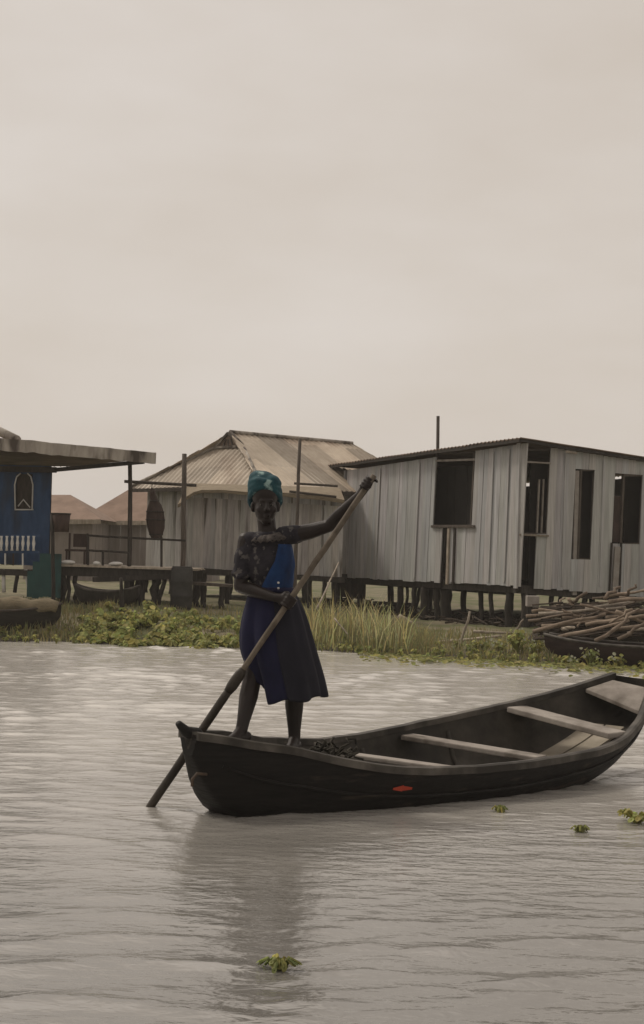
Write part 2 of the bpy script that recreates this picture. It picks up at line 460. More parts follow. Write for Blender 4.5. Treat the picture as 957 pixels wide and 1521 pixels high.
def ground_z(x, y):
    yb = interp(x, BANK) + .35 * mnoise.noise(Vector((x * .9, 3.1, 0))) + .15 * mnoise.noise(Vector((x * 3.1, 7.1, 0)))
    t = y - yb
    top = interp(x, [(-3, .50), (0, .40), (2, .20), (6, .28)])
    if y > 34: top = top + (.42 - top) * min(1, (y - 34) / 10)
    if t < 0: z = max(-1.2, t * .35) - .01
    else: z = top * (1 - math.exp(-t / 1.5)) + .0
    z += .16 * math.exp(-((x + 3.3) / 1.1) ** 2 - ((y - 26.9) / .8) ** 2) * (.7 + .6 * mnoise.noise(Vector((x * 2.2, y * 2.2, 4))))
    if t > -.4:
        z += min(1, t + .4) * (.05 * mnoise.noise(Vector((x * 1.3, y * 1.3, 0))) + .035 * mnoise.noise(Vector((x * 4, y * 4, 2))))
    return z


xs = [-1200, -600, -250, -90, -40, -25, -18] + [-13 + .16 * i for i in range(164)] + [14, 18, 25, 40, 90, 250, 600, 1200]
ys = [18, 19.5, 20.5] + [21 + .13 * i for i in range(110)] + [36, 38, 41, 45, 52, 60, 80, 120, 220, 500, 900, 1500]
gb = MB(); nx = len(xs)
gb.add([(x, y, ground_z(x, y)) for y in ys for x in xs],
       [(j*nx+i, j*nx+i+1, (j+1)*nx+i+1, (j+1)*nx+i) for j in range(len(ys)-1) for i in range(nx-1)])
o = obj('river_bank', gb, M['mud'], smooth=True); tag(o, 'low muddy bank with patchy grass under the houses', 'bank', kind='structure')


# ------------------------------------------------------------------ helpers for buildings
def plank_wall(mb, a, b, bot, top, openings=(), width=.16, thick=.022, lean=0.0, gap=.004, jit=.006, tone=(.82, 1.10), normal=None):
    """upright boards from a to b (plan points); bot/top are heights as functions of the run s; openings are (s0,s1,z0,z1)"""
    a = Vector((a[0], a[1], 0)); b = Vector((b[0], b[1], 0)); Ln = (b - a).length; d = (b - a) / Ln
    n = Vector((d.y, -d.x, 0))
    marks = sorted(set([0, Ln] + [q for op in openings for q in op[:2] if 0 < q < Ln])); cuts = []
    for p, q in zip(marks, marks[1:]):
        k = max(1, round((q - p) / width)); e = [p + (q - p) * i / k for i in range(k + 1)]
        for i in range(1, k): e[i] += R(-.22, .22) * (q - p) / k
        cuts += list(zip(e, e[1:]))
    for p, q in cuts:
        mid = (p + q) / 2; segs = [(bot(mid) + R(-.02, .015), top(mid))]
        for (s0, s1, z0, z1) in openings:
            if s0 - 1e-5 <= p and q <= s1 + 1e-5:
                ns = []
                for (u, v) in segs:
                    if z0 > u: ns.append((u, min(v, z0)))
                    if z1 < v: ns.append((max(u, z1), v))
                segs = [x for x in ns if x[1] - x[0] > .005]
        jo = R(-jit, jit); t0 = R(*tone); mb.tone = (t0 * R(.97, 1.03), t0, t0 * R(.96, 1.03))
        for (u, v) in segs:
            c = []
            for z in (u, v):
                for (s_, off) in ((p + gap/2, 0), (q - gap/2, 0), (q - gap/2, thick), (p + gap/2, thick)):
                    zz = z if z != segs[-1][1] or z != v else z
                    c.append(a + d * (s_ + lean * z) + n * (jo - off) * 1 + Vector((0, 0, zz)))
            mb.hexa(c)
    mb.tone = 1.0


def sheet(mb, q00, q10, q01, q11, pitch=.11, amp=.018, thick=.012, along='v', nrow=8, sag=0.0, tones=True, shape=None):
    """corrugated sheet over the quad; u runs q00->q10, v runs q00->q01; waves travel along u, ridges run along v"""
    q00, q10, q01, q11 = map(Vector, (q00, q10, q01, q11))
    lu = max((q10 - q00).length, (q11 - q01).length)
    nc = max(8, int(lu / pitch) * 6)
    nn = (q10 - q00).cross(q01 - q00)
    if nn.length < 1e-6: nn = (q11 - q01).cross(q01 - q00)
    nn.normalize()
    if nn.z < 0: nn = -nn
    g = []
    for j in range(nrow + 1):
        v = j / nrow; row = []
        for i in range(nc + 1):
            u = i / nc
            p = (q00 * (1-u) + q10 * u) * (1 - v) + (q01 * (1-u) + q11 * u) * v
            k = amp * math.sin(2 * math.pi * u * lu / pitch) - sag * math.sin(math.pi * u) \
                + .012 * mnoise.noise(Vector((p.x * 1.2, p.y * 1.2, j * .2)))
            row.append(p + nn * k)
        g.append(row)
    npan = max(1, int(lu / .8))
    pt = [[R(.78, 1.18) for _ in range(npan + 1)] for _ in range(3)]
    for j in range(nrow):
        for i in range(nc):
            if tones:
                t = pt[int(j / nrow * 2.2)][int(i / nc * npan)]; mb.tone = (t, t * .985, t * .96)
            a, b, c, d = g[j][i], g[j][i+1], g[j+1][i+1], g[j+1][i]
            mb.add([a, b, c, d], [(0, 1, 2, 3)])
    mb.tone = 1.0
    e = Vector((0, 0, -thick))
    for row in (g[0], g[-1]):
        for a, b in zip(row, row[1:]): mb.add([a, b, b + e, a + e], [(0, 1, 2, 3)])
    for ci in (0, -1):
        for j in range(nrow):
            a, b = g[j][ci], g[j+1][ci]; mb.add([a, b, b + e, a + e], [(0, 1, 2, 3)])
    for j in range(nrow):
        mb.add([g[j][0]+e, g[j][-1]+e, g[j+1][-1]+e, g[j+1][0]+e], [(0, 3, 2, 1)])


def slope(mb, el, er, tl, tr, pitch=.15, amp=.012, thick=.014, nrow=10, panel=.85):
    """roof slope (trapezoid or triangle): eave el-er, top tl-tr, corrugations straight up the slope, laid in separate sheets"""
    el, er, tl, tr = map(Vector, (el, er, tl, tr))
    U = (er - el).normalized(); W_ = (er - el).length
    a, b = (tl - el).dot(U), (tr - el).dot(U)
    up = (tl - el) - U * a; nn = U.cross(up).normalized()
    if nn.z < 0: nn = -nn
    cols = [i * pitch / 6 for i in range(int(W_ / pitch * 6))] + [W_]
    pt = {}
    rows = []
    for j in range(nrow + 1):
        v = j / nrow; lo, hi = a * v, W_ + (b - W_) * v; row = []
        for s_ in cols:
            q = min(max(s_, lo), hi); p = el + U * q + up * v
            row.append((p + nn * (amp * math.sin(2 * math.pi * s_ / pitch) + .02 * mnoise.noise(Vector((q * .9, v * 2, el.x)))), q))
        rows.append(row)
    for j in range(nrow):
        for i in range(len(cols) - 1):
            if rows[j][i][1] == rows[j][i+1][1] and rows[j+1][i][1] == rows[j+1][i+1][1]: continue
            key = (int(cols[i] / panel), int(j / nrow * 2.0 + .35 * (int(cols[i] / panel) % 2)))
            if key not in pt: pt[key] = R(.58, 1.28)
            t = pt[key]; mb.tone = (t, t * .98, t * .95)
            mb.add([rows[j][i][0], rows[j][i+1][0], rows[j+1][i+1][0], rows[j+1][i][0]], [(0, 1, 2, 3)])
    mb.tone = 1.0
    e = -nn * thick
    for i in range(len(cols) - 1): mb.add([rows[0][i][0], rows[0][i+1][0], rows[0][i+1][0] + e, rows[0][i][0] + e], [(3, 2, 1, 0)])
    mb.add([el + e, er + e, tr + e, tl + e], [(0, 1, 2, 3)])


def crooked(a, b, n=5, amt=.03):
    a = Vector(a); b = Vector(b)
    return [a + (b - a) * (i / (n - 1)) + (Vector((R(-amt, amt), R(-amt, amt), R(-amt, amt) * .3)) if 0 < i < n - 1 else Vector()) for i in range(n)]


def post(name, a, b, r0, r1, parent=None, mat='post_wood', amt=.025, origin=None, n=6):
    mb = MB(); k = 6
    mb.tube(crooked(a, b, k, amt), [r0 + (r1 - r0) * i / (k - 1) for i in range(k)], 8, .08)
    return obj(name, mb, M[mat], parent, origin if origin is not None else (None if parent else a), smooth=True)


# ------------------------------------------------------------------ grey plank house on stilts (right)
YH = 29.0


class Face:                      # an upright wall plane over the plan line a -> b
    def __init__(s, a, b, lean):
        s.a = Vector((a[0], a[1], 0)); s.b = Vector((b[0], b[1], 0)); s.len = (s.b - s.a).length
        s.d = (s.b - s.a) / s.len; s.n = Vector((s.d.y, -s.d.x, 0)); s.lean = lean

    def at(s, px, py, off=0.0):  # point of the wall (moved off outwards) seen at a picture point
        v = ray(px, py); o = s.a + s.n * off
        t = (o.x * s.n.x + o.y * s.n.y) / (v.x * s.n.x + v.y * s.n.y)
        return Vector((0, 0, CAM_H)) + v * t

    def sz(s, px, py):
        p = s.at(px, py); return (p - s.a).dot(s.d) - s.lean * p.z, p.z

    def opening(s, pl, pr, pt_, pb):
        ym = (pt_ + pb) / 2; pm = (pl + pr) / 2
        return (s.sz(pl, ym)[0], s.sz(pr, ym)[0], s.sz(pm, pb)[1], s.sz(pm, pt_)[1])


Cc = P(770, 871, YH); Lc = P(507, 857, 35.0); Rc = P(1050, 893, 31.2)
pL, pC, pR = Vector((Lc.x, Lc.y, 0)), Vector((Cc.x, Cc.y, 0)), Vector((Rc.x, Rc.y, 0))
pB = pL + pR - pC
FL, FR, FB1, FB2 = Face(pL, pC, .05), Face(pC, pR, .034), Face(pR, pB, .0), Face(pB, pL, .0)
zfL, zfC, zfR = Lc.z, Cc.z, Rc.z
ztL, ztC, ztR = P(507, 697, 35.0).z, P(772, 656, YH).z, P(1050, 699, 31.2).z
ztB = ztL + ztR - ztC + .12
house = thing('stilt_house', 'grey plank house with dark open windows raised on many crooked stilts', 'house', (pC.x + .3, pC.y + 1.5, .2))
lerp = lambda a, b, t: a + (b - a) * t
zbl = lambda s: lerp(zfL, zfC, s / FL.len); ztl = lambda s: lerp(ztL, ztC, s / FL.len)
zbr = lambda s: lerp(zfC, zfR, s / FR.len); ztr = lambda s: lerp(ztC, ztR, s / FR.len)
o1 = FL.opening(645.5, 703.5, 668, 781); o5 = FL.opening(655, 665.5, 780, 880)
o2 = FR.opening(778.5, 815.5, 660, 793); o2b = FR.opening(771.5, 796, 791, 872)
o3 = FR.opening(852, 881, 697, 831); o4 = FR.opening(911.5, 953, 704, 808)
o1 = o1[:3] + (9,); o2 = o2[:3] + (9,); o5 = (o5[0], o5[1], -1, o5[3]); o2b = (o2b[0], o2b[1], -1, o2b[3])
mb = MB(); plank_wall(mb, pL, pC, zbl, lambda s: ztl(s) - .03, [o1, o5], .15, lean=FL.lean, jit=.006, gap=.003, tone=(.88, 1.07))
obj('front_wall', mb, M['plank'], house)
mb = MB(); plank_wall(mb, pC, pR, zbr, lambda s: ztr(s) - .03, [o2, o2b, o3, o4], .15, lean=FR.lean, jit=.006, gap=.003, tone=(.86, 1.06))
obj('front_wall', mb, M['plank'], house)
for fc, z0_, z1_, w0_, w1_ in ((FB1, zfR, zfR, ztR, ztB), (FB2, zfR, zfL, ztB, ztL)):
    ops = []
    q0, q1 = fc.at(909, 700), fc.at(924, 742)                   # a gap in the far boards lets the sky through
    s0_, s1_ = sorted(((q0 - fc.a).dot(fc.d), (q1 - fc.a).dot(fc.d)))
    if fc is FB2 and s0_ > .05 and s1_ < fc.len - .05 and q0.y > 0: ops = [(s0_, s1_, min(q0.z, q1.z), max(q0.z, q1.z))]
    mb = MB(); plank_wall(mb, fc.a, fc.b, lambda s: lerp(z0_, z1_, s / fc.len), lambda s: lerp(w0_, w1_, s / fc.len) - .02, ops, .2, gap=.0)
    obj('back_wall', mb, M['plank'], house)
mb = MB()
fl_ = [V_ + (Vector((0, 0, 0)) + ((pB + pC) / 2 - Vector((V_.x, V_.y, 0))) * .03) for V_ in (Vector((pL.x, pL.y, zfL)), Vector((pC.x, pC.y, zfC)), Vector((pR.x, pR.y, zfR)), Vector((pB.x, pB.y, zfL)))]
mb.hexa([v - Vector((0, 0, .02)) for v in fl_] + [v + Vector((0, 0, .03)) for v in fl_])
obj('floor', mb, M['dark_wood'], house)
# low tin roof with an overhang all round
rl, rc_, rr_ = P(486, 691, 35.4), P(773, 650, YH - .35), P(1068, 697, 31.3)
rb_ = Vector((rl.x + rr_.x - rc_.x, rl.y + rr_.y - rc_.y, ztB + .10))
mb = MB(); sheet(mb, rl, rc_, rb_, rr_, .13, .015, .014, nrow=12)
rf = obj('roof_sheet', mb, M['tin_dark'], house, smooth=True)
for a_, b_ in ((rl, rc_), (rc_, rr_)):
    mb = MB(); n_ = 18
    for i in range(n_):
        p_ = a_.lerp(b_, i / n_); q_ = a_.lerp(b_, (i + 1) / n_)
        w0 = .016 * mnoise.noise(Vector((p_.x * 2.6, p_.y, 0))); w1 = .016 * mnoise.noise(Vector((q_.x * 2.6, q_.y, 0)))
        mb.beam(p_ + Vector((0, .05, -.045 + w0)), q_ + Vector((0, .05, -.045 + w1)), .03, .055)
    obj('eave_board', mb, M['dark_wood'], rf)
mb = MB(); mb.beam(P(842, 671, YH), P(856, 673, YH + .2), .05, .04); obj('bracket', mb, M['pale_wood'], rf)
# beams and stilts
for fc, za, zb in ((FL, zfL, zfC), (FR, zfC, zfR), (FB2, zfR, zfL)):
    mb = MB(); i_ = -fc.n * .12
    mb.beam(fc.a + i_ + Vector((0, 0, za - .07)), fc.b + i_ + Vector((0, 0, zb - .07)), .09, .11); obj('floor_beam', mb, M['dark_wood'], house)
for px, pb, r, dy, tilt in ((527, 905, .07, .15, -2), (549, 915, .035, .9, 2), (570, 922, .035, .9, -12), (586, 930, .065, .15, 0),
                            (607, 928, .055, .15, -3), (622, 932, .09, .15, 0), (636, 934, .07, .2, 3), (648, 934, .12, .22, 3), (667, 905, .04, 2.6, 0),
                            (694, 930, .05, .3, 3), (716, 932, .045, .2, 7), (735, 927, .035, .9, 1), (748, 932, .075, .15, -2),
                            (757, 930, .05, .5, 0), (766, 930, .06, .2, 1), (795, 932, .05, .2, 0), (835, 930, .05, .3, 2), (880, 930, .055, .2, -2),
                            (930, 930, .05, .2, 1), (985, 935, .06, .2, 0), (600, 905, .05, 2.6, 0), (700, 910, .06, 2.8, 0), (820, 910, .06, 2.8, 0)):
    fc = FL if px < 769 else FR
    t_ = fc.at(px, 870); s_ = min(max((t_ - fc.a).dot(fc.d), .1), fc.len - .1)
    zt = (zbl(s_) if fc is FL else zbr(s_)) - .10
    t_ = fc.a + fc.d * s_ - fc.n * dy; xx = t_.x + tilt * t_.y / F_PX
    post('stilt', (t_.x, t_.y, zt), (xx, t_.y, ground_z(xx, t_.y) - .12), r, r * .9, house, 'dark_wood', .018)
mb = MB(); mb.beam(FL.at(556, 895, -.4), FL.at(615, 898, -.4), .05, .06); obj('brace', mb, M['dark_wood'], house)
a_, b_ = FL.at(496, 862, -.2), FL.at(542, 888, -.2)
mb = MB(); plank_wall(mb, a_, b_, lambda s: b_.z - .02, lambda s: zfL - .02, [], .14); obj('skirt_board', mb, M['brown_wood'], house)


def frame_bar(name, fc, pa, pb, w, mat, off=.02, h=.035, parent=house):
    mb = MB(); mb.beam(fc.at(*pa, off), fc.at(*pb, off), h, w, up=(0, 0, 1)) if abs(pa[0]-pb[0]) > abs(pa[1]-pb[1]) else mb.beam(fc.at(*pa, off), fc.at(*pb, off), h, w, up=fc.d)
    return obj(name, mb, M[mat], parent, bevel=.004)


def window(fc, px0, px1, py0, py1, lean_px=6):
    """a framed opening: jambs, head and sill set just behind the boards"""
    mb = MB()
    for (a_, b_) in (((px0 + lean_px/2, py0), (px0 - lean_px/2, py1)), ((px1 + lean_px/2, py0), (px1 - lean_px/2, py1)),
                     ((px0 + lean_px/2, py0), (px1 + lean_px/2, py0)), ((px0 - lean_px/2, py1), (px1 - lean_px/2, py1))):
        hor = abs(a_[0]-b_[0]) > abs(a_[1]-b_[1])
        mb.beam(fc.at(*a_, -.045), fc.at(*b_, -.045), .06, .04, up=(0, 0, 1) if hor else fc.d)
    return obj('window', mb, M['post_wood'], house)


window(FL, 645.5, 703.5, 672, 781); window(FR, 778.5, 815.5, 668, 793); window(FR, 860, 881, 698, 831, 5); window(FR, 923.5, 953, 706, 808, 5)
frame_bar('transom', FL, (648, 684.5), (706, 682.5), .04, 'thwart', -.01)
frame_bar('transom', FR, (780, 686), (818, 688), .03, 'thwart', -.01)
frame_bar('mullion', FR, (801, 712), (797, 800), .03, 'thwart', -.08); frame_bar('mullion', FR, (807.5, 712), (804, 796), .026, 'thwart', -.10)
frame_bar('board', FR, (857, 699), (853, 884), .10, 'concrete', -.05)
frame_bar('support_post', FL, (660, 783), (652, 872), .2, 'dark_wood', -.06)
frame_bar('support_post', FL, (667, 783), (664, 868), .07, 'pale_wood', .014); frame_bar('support_post', FL, (676, 783), (673, 868), .06, 'dark_wood', .014)
frame_bar('board', FR, (917.5, 812), (913, 884), .13, 'concrete', .026)
frame_bar('batten', FR, (909, 806), (905, 888), .03, 'dark_wood', .03); frame_bar('batten', FR, (923, 806), (920, 888), .03, 'dark_wood', .03)
frame_bar('sill', FL, (641, 782), (705, 782), .05, 'post_wood', .03); frame_bar('sill', FR, (772, 794), (815, 796), .035, 'pale_wood', .03)
frame_bar('corner_post', FL, (771, 658), (766, 874), .10, 'plank', .012)
for (px, w_) in ((560, .05), (618, .06), (728, .05), (751, .07)):     # cover strips nailed over the joints
    frame_bar('batten', FL, (px + 5, 664 + (772 - px) * .15), (px - 3, 866 - (772 - px) * .04), w_, 'plank', .016, .02)
for px, w_ in ((838, .04), (895, .05)):
    frame_bar('batten', FR, (px + 3, 676 + (px - 838) * .15), (px - 3, 872), w_, 'plank', .016, .02)
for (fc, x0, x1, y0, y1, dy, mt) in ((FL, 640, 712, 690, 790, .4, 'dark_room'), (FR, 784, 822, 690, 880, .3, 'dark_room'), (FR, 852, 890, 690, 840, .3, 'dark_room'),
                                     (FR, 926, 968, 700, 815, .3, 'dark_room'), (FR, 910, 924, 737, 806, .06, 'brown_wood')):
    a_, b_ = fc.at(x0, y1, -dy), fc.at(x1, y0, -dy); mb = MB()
    plank_wall(mb, a_, b_, lambda s: a_.z, lambda s: b_.z, [], .14, gap=0); obj('opening_backing', mb, M[mt], house)  # near-black sheets stand in for shade indoors; the brown one is a real board
# far mast behind the roof
a_ = P(651, 618, 40.2); b_ = P(651, 700, 40.2)
o = post('wooden_mast', (b_.x, 40.2, ground_z(b_.x, 40.2) - .2), a_, .055, .04, None, 'post_wood', .01)
tag(o, 'thin bare pole rising above the roof of the grey plank house', 'pole')

# ------------------------------------------------------------------ hip roofed house (middle)
E2 = P(388, 724, 32.6); EZ = P(388, 722, 32.6).z
ha = rad(46)
dl = Vector((-math.cos(ha), math.sin(ha), 0)); dr = Vector((math.sin(ha), math.cos(ha), 0))
Wd, Ln = 4.35, 5.75
E2.z = 0; E1 = E2 + dl * Wd; E3 = E2 + dr * Ln; E4 = E1 + dr * Ln
mid = E2 + dl * Wd * .5
inset = 1.0
RA = mid + dr * inset; RB = mid + dr * (Ln - inset)
RZ = P(330, 643, RA.y).z
gz = RZ - .30
G1 = RA + dl * .42; G2 = RA - dl * .42
V3 = lambda p, z: Vector((p.x, p.y, z))
hip = thing('hip_roof_house', 'weathered board house under a big rusty hip roof with small gablet', 'house', V3(mid + dr * 3, .45))
roofp = MB()
g1, g2 = V3(G1, gz), V3(G2, gz)
e1, e2, e3, e4 = V3(E1, EZ), V3(E2, EZ), V3(E3, EZ), V3(E4, EZ)
ra, rb = V3(RA, RZ), V3(RB, RZ)
mb = MB(); slope(mb, e1, e2, g1, g2); rf = obj('roof_sheet', mb, M['tin'], hip, smooth=True)
rbl = rb
mb = MB(); slope(mb, e2, e3, ra, rb); obj('roof_sheet', mb, M['tin'], hip, smooth=True)
mb = MB(); slope(mb, e4, e1, rb, ra); obj('roof_sheet', mb, M['tin'], hip, smooth=True)
mb = MB(); slope(mb, e3, e4, rb, rb); obj('roof_sheet', mb, M['tin'], hip, smooth=True)
mb = MB(); f_ = -dr * .03; mb.add([g1 + f_, g2 + f_, ra + f_, g1 - f_, g2 - f_, ra - f_], [(0, 1, 2), (5, 4, 3), (0, 3, 4, 1), (1, 4, 5, 2), (2, 5, 3, 0)])
gb_ = obj('gablet', mb, M['tin_dark'], hip)
mb = MB()
for p_, q_ in ((g1, ra), (g2, ra), (g1, g2)): mb.beam(p_ - dr * .05, q_ - dr * .05, .05, .05)
for t_ in (.3, .5, .7): mb.beam(g1.lerp(g2, t_) - dr * .045, ra.lerp(g1.lerp(g2, t_), .45) - dr * .045, .03, .03)
obj('trim', mb, M['tin_edge'], gb_)
mb = MB()
for p_, q_ in ((ra, rb), (e2, g2), (e1, g1), (g2, ra)):
    mb.tube([p_ + Vector((0, 0, .03)), q_ + Vector((0, 0, .03))], .04, 8)
obj('ridge_cap', mb, M['tin_edge'], hip, smooth=True)
fl = 1.05; ins = .28
c1 = E1 + dr * ins - dl * ins; c2 = E2 + dr * ins + dl * ins; c3 = E3 - dr * ins + dl * ins; c4 = E4 - dr * ins - dl * ins
for p_, q_ in ((c1, c2), (c2, c3), (c3, c4), (c4, c1)):
    mb = MB(); plank_wall(mb, p_, q_, lambda s: fl, lambda s: EZ + .06, [], .17, gap=.003)
    obj('wall', mb, M['bamboo'], hip)
mb = MB(); mb.beam(V3(E1, EZ - .05), V3(E2, EZ - .05), .08, .07); mb.beam(V3(E2, EZ - .05), V3(E3, EZ - .05), .08, .07)
obj('eave_beam', mb, M['post_wood'], hip)
mb = MB(); mb.hexa([V3(c1, fl-.1), V3(c2, fl-.1), V3(c3, fl-.1), V3(c4, fl-.1), V3(c1, fl-.002), V3(c2, fl-.002), V3(c3, fl-.002), V3(c4, fl-.002)])
obj('floor', mb, M['dark_wood'], hip)
for t_ in (0, .25, .5, .75, 1):
    for pa, pb_ in ((c1, c2), (c2, c3)):
        p_ = pa.lerp(pb_, t_)
        if (t_ == 0 and pa is c2): continue
        post('stilt', V3(p_, fl - .1), V3(p_, ground_z(p_.x, p_.y) - .1), .07, .07, hip, 'dark_wood', .02)

# lean-to of upright canes in front of the hip roofed house
YA = 31.0
ax = lambda px, py, dy=0: P(px, py, YA + dy)
a0 = ax(277, 842); a1 = ax(508, 858)
lt = thing('lean_to', 'low cane walled lean-to with sagging thatch awning beside the hip roofed house', 'shed', (0.5 * (a0.x + a1.x), YA + .4, .45))
mb = MB()
plank_wall(mb, (a0.x, YA), (a1.x, YA), lambda s: a0.z + (a1.z - a0.z) * s / (a1.x - a0.x), lambda s: ax(280, 738).z + (ax(500, 752).z - ax(280, 738).z) * s / (a1.x - a0.x),
           [], .11, jit=.012)
obj('front_wall', mb, M['bamboo'], lt)
mb = MB()
plank_wall(mb, (a0.x, YA + .95), (a0.x, YA + .03), lambda s: a0.z, lambda s: ax(280, 735).z, [], .11, jit=.012)
obj('side_wall', mb, M['bamboo'], lt)
mb = MB()                                                          # thatch awning: thick curved strip
rings = []
prof = [(264, 750), (270, 744), (278, 738), (288, 732), (300, 729), (330, 728), (360, 729), (390, 731), (420, 731), (450, 735), (480, 738), (512, 744)]
for i, (px, lo) in enumerate(prof):
    w_ = R(-.03, .02); b_ = ax(px, lo, -.42) + Vector((0, 0, w_)); bk = ax(min(max(px, 280), 505), 717 + (px - 266) * .03, .45)
    rings.append([b_, bk, bk - Vector((0, 0, .06)), b_.lerp(bk, .5) - Vector((0, 0, .06)), b_ + Vector((0, .03, -.05 - R(0, .025)))])
mb.loft(rings)
obj('thatch_awning', mb, M['thatch'], lt)
mb = MB(); mb.beam(a0 - Vector((.05, .05, .05)), a1 + Vector((.05, -.05, -.05)), .08, .1); obj('floor_beam', mb, M['dark_wood'], lt)
for px in (290, 303, 340, 372, 462, 482, 497):
    t_ = ax(px, 845 + (px - 277) * .06, .1); post('stilt', t_, (t_.x + R(-.05, .05), t_.y, ground_z(t_.x, t_.y) - .1), R(.035, .06), .05, lt, 'dark_wood', .02)
for (pa, pb_, dy) in (((437, 718), (502, 722), -.38), ((430, 730), (500, 738), -.4)):
    mb = MB(); mb.tube([ax(*pa, dy), ax(*pb_, dy)], .025, 6); obj('batten', mb, M['post_wood'], lt)

# poles standing in front of these houses
for (pt_, pb_, d, r, lab) in (((274, 674), (272, 868), 29.6, .05, 'tall dark pole before the left end of the hip roofed house'),
                               ((446, 651), (437, 868), 30.3, .035, 'thin tall pole leaning before the hip roof, behind the standing person'),
                               ((193, 684), (193, 862), 29.4, .045, 'dark post holding up the free corner of the blue house roof')):
    a_ = P(*pt_, d); b_ = P(*pb_, d)
    o = post('wooden_pole', (b_.x, d, ground_z(b_.x, d) - .1), a_, r, r * .85, None, 'post_wood', .012); tag(o, lab, 'pole')

# dark tall fish trap hanging on the wall of the hip house
d = 30.2
c_ = P(231, 768, d)
mb = MB(); rings = []
for (py, hw) in ((726, 3.5), (735, 5), (744, 6.5), (750, 10), (760, 13), (772, 14), (784, 13), (794, 10), (800, 7)):
    p_ = P(231 + (py - 768) * .04 - (4 if py < 748 else 0) * (748 - py) / 22, py, d); r_ = hw * d / F_PX
    rings.append([p_ + Vector((r_ * math.cos(t), .6 * r_ * math.sin(t), 0)) for t in [2 * math.pi * k / 16 for k in range(16)]])
mb.loft(rings)
tr = thing('fish_trap', 'dark pear shaped woven basket hanging against the pale wall', 'basket', (c_.x, d, P(231, 800, d).z))
obj('body', mb, M['brown_wood'], tr, smooth=True)
mb = MB()
for i in (2, 4, 5, 7):
    mb = MB(); mb.tube(rings[i] + [rings[i][0]], .012, 5); obj('hoop', mb, M['dark_wood'], tr, smooth=True)
mb = MB(); mb.tube([rings[0][0].lerp(rings[0][8], .5), P(227, 716, d)], .008, 5); obj('cord', mb, M['dark_wood'], tr)
a_ = P(205, 716, d + .05); b_ = P(290, 722, d + .05)
mb = MB(); mb.tube([P(185, 715, d), P(292, 721, d)], .03, 7)
o = obj('cross_rail', mb, M['post_wood'], None, origin=P(185, 715, d)); tag(o, 'horizontal rail the dark basket hangs from, tied between two poles', 'rail')

# ------------------------------------------------------------------ far houses through the gap on the left
def far_house(label, pts_roof, eave_y, wall_b, d, x0, x1):
    s_ = F_PX / d
    base = P((x0 + x1) / 2, wall_b, d)
    t = thing('far_house', label, 'house', (base.x, d, .42))
    el, er = P(x0, eave_y, d - .3), P(x1, eave_y, d - .3)
    ap = [P(a, b, d + 2) for a, b in pts_roof]
    back_l, back_r = el + Vector((0, 5, 0)), er + Vector((0, 5, 0))
    mb = MB(); rd = [el, er] + [ap[1], ap[0]]
    mb.add([el, er, ap[1], ap[0], back_l, back_r], [(0, 1, 2, 3), (1, 5, 2), (5, 4, 3, 2), (4, 0, 3)])
    obj('roof', mb, M['far_roof'], t)
    mb = MB(); mb.beam(el - Vector((0, .02, .06)), er - Vector((0, .02, .06)), .06, .14); obj('eave_board', mb, M['pale_wood'], t)
    mb = MB()
    plank_wall(mb, (el.x + .3, d), (er.x - .3, d), lambda s: .3, lambda s: el.z - .0, [], .3)
    obj('wall', mb, M['far_wall'], t)
    mb = MB()
    plank_wall(mb, (er.x - .3, d + .03), (er.x - .3, d + 4), lambda s: .3, lambda s: el.z - .0, [], .3); obj('wall', mb, M['far_wall'], t)
    return t


far_house('distant brown roofed house next to the blue wall, left of the gap', [(56, 735), (105, 735)], 772, 800, 50, 20, 150)
far_house('distant house whose brown roof slopes up behind the roof corner post', [(200, 722), (262, 722)], 774, 802, 54, 112, 330)

# ------------------------------------------------------------------ blue house (left edge)
YB = 29.5
bx = lambda px, py, dy=0: P(px, py, YB + dy)
blue = thing('blue_house', 'dark blue painted house with white balusters and broad tin veranda roof', 'house', (bx(10, 870).x, YB + 1, .5))
wl, wr = bx(-150, 860), bx(71, 872)
mb = MB(); ztop = bx(0, 690).z
win = (bx(24, 730).x - wl.x, bx(48, 730).x - wl.x, bx(36, 757).z, bx(36, 704).z)
plank_wall(mb, (wl.x, YB), (wr.x, YB), lambda s: bx(0, 838).z, lambda s: ztop, [win], .22, gap=.001, jit=.004)
obj('front_wall', mb, M['blue_paint'], blue)
mb = MB(); plank_wall(mb, (wr.x, YB + .03), (wr.x * (YB + 4) / YB - .12, YB + 4), lambda s: bx(0, 838).z, lambda s: ztop, [], .22, gap=.0); obj('side_wall', mb, M['blue_paint'], blue)
mb = MB(); plank_wall(mb, (wl.x, YB + .4), (wr.x - .05, YB + .4), lambda s: bx(0, 838).z, lambda s: ztop, [], .3, gap=0); obj('inner_wall', mb, M['dark_room'], blue)  # coloured near black for the shade inside the room
# arched window frame
mb = MB()
for poly in ([(23, 757), (22, 720), (25, 708), (31, 703)], [(48, 757), (49, 720), (46, 708), (41, 703)], [(22, 757), (50, 757)], [(27, 752), (35, 742), (45, 754)]):
    mb.tube([bx(a, b, -.02) for a, b in poly], .014, 6)
wf = obj('window', mb, M['white_paint'], blue, smooth=True)
mb = MB(); mb.hexa([bx(24, 757, .05), bx(48, 757, .05), bx(48, 757, .07), bx(24, 757, .07), bx(24, 704, .05), bx(48, 704, .05), bx(48, 704, .07), bx(24, 704, .07)])
obj('pane', mb, M['post_wood'], wf)
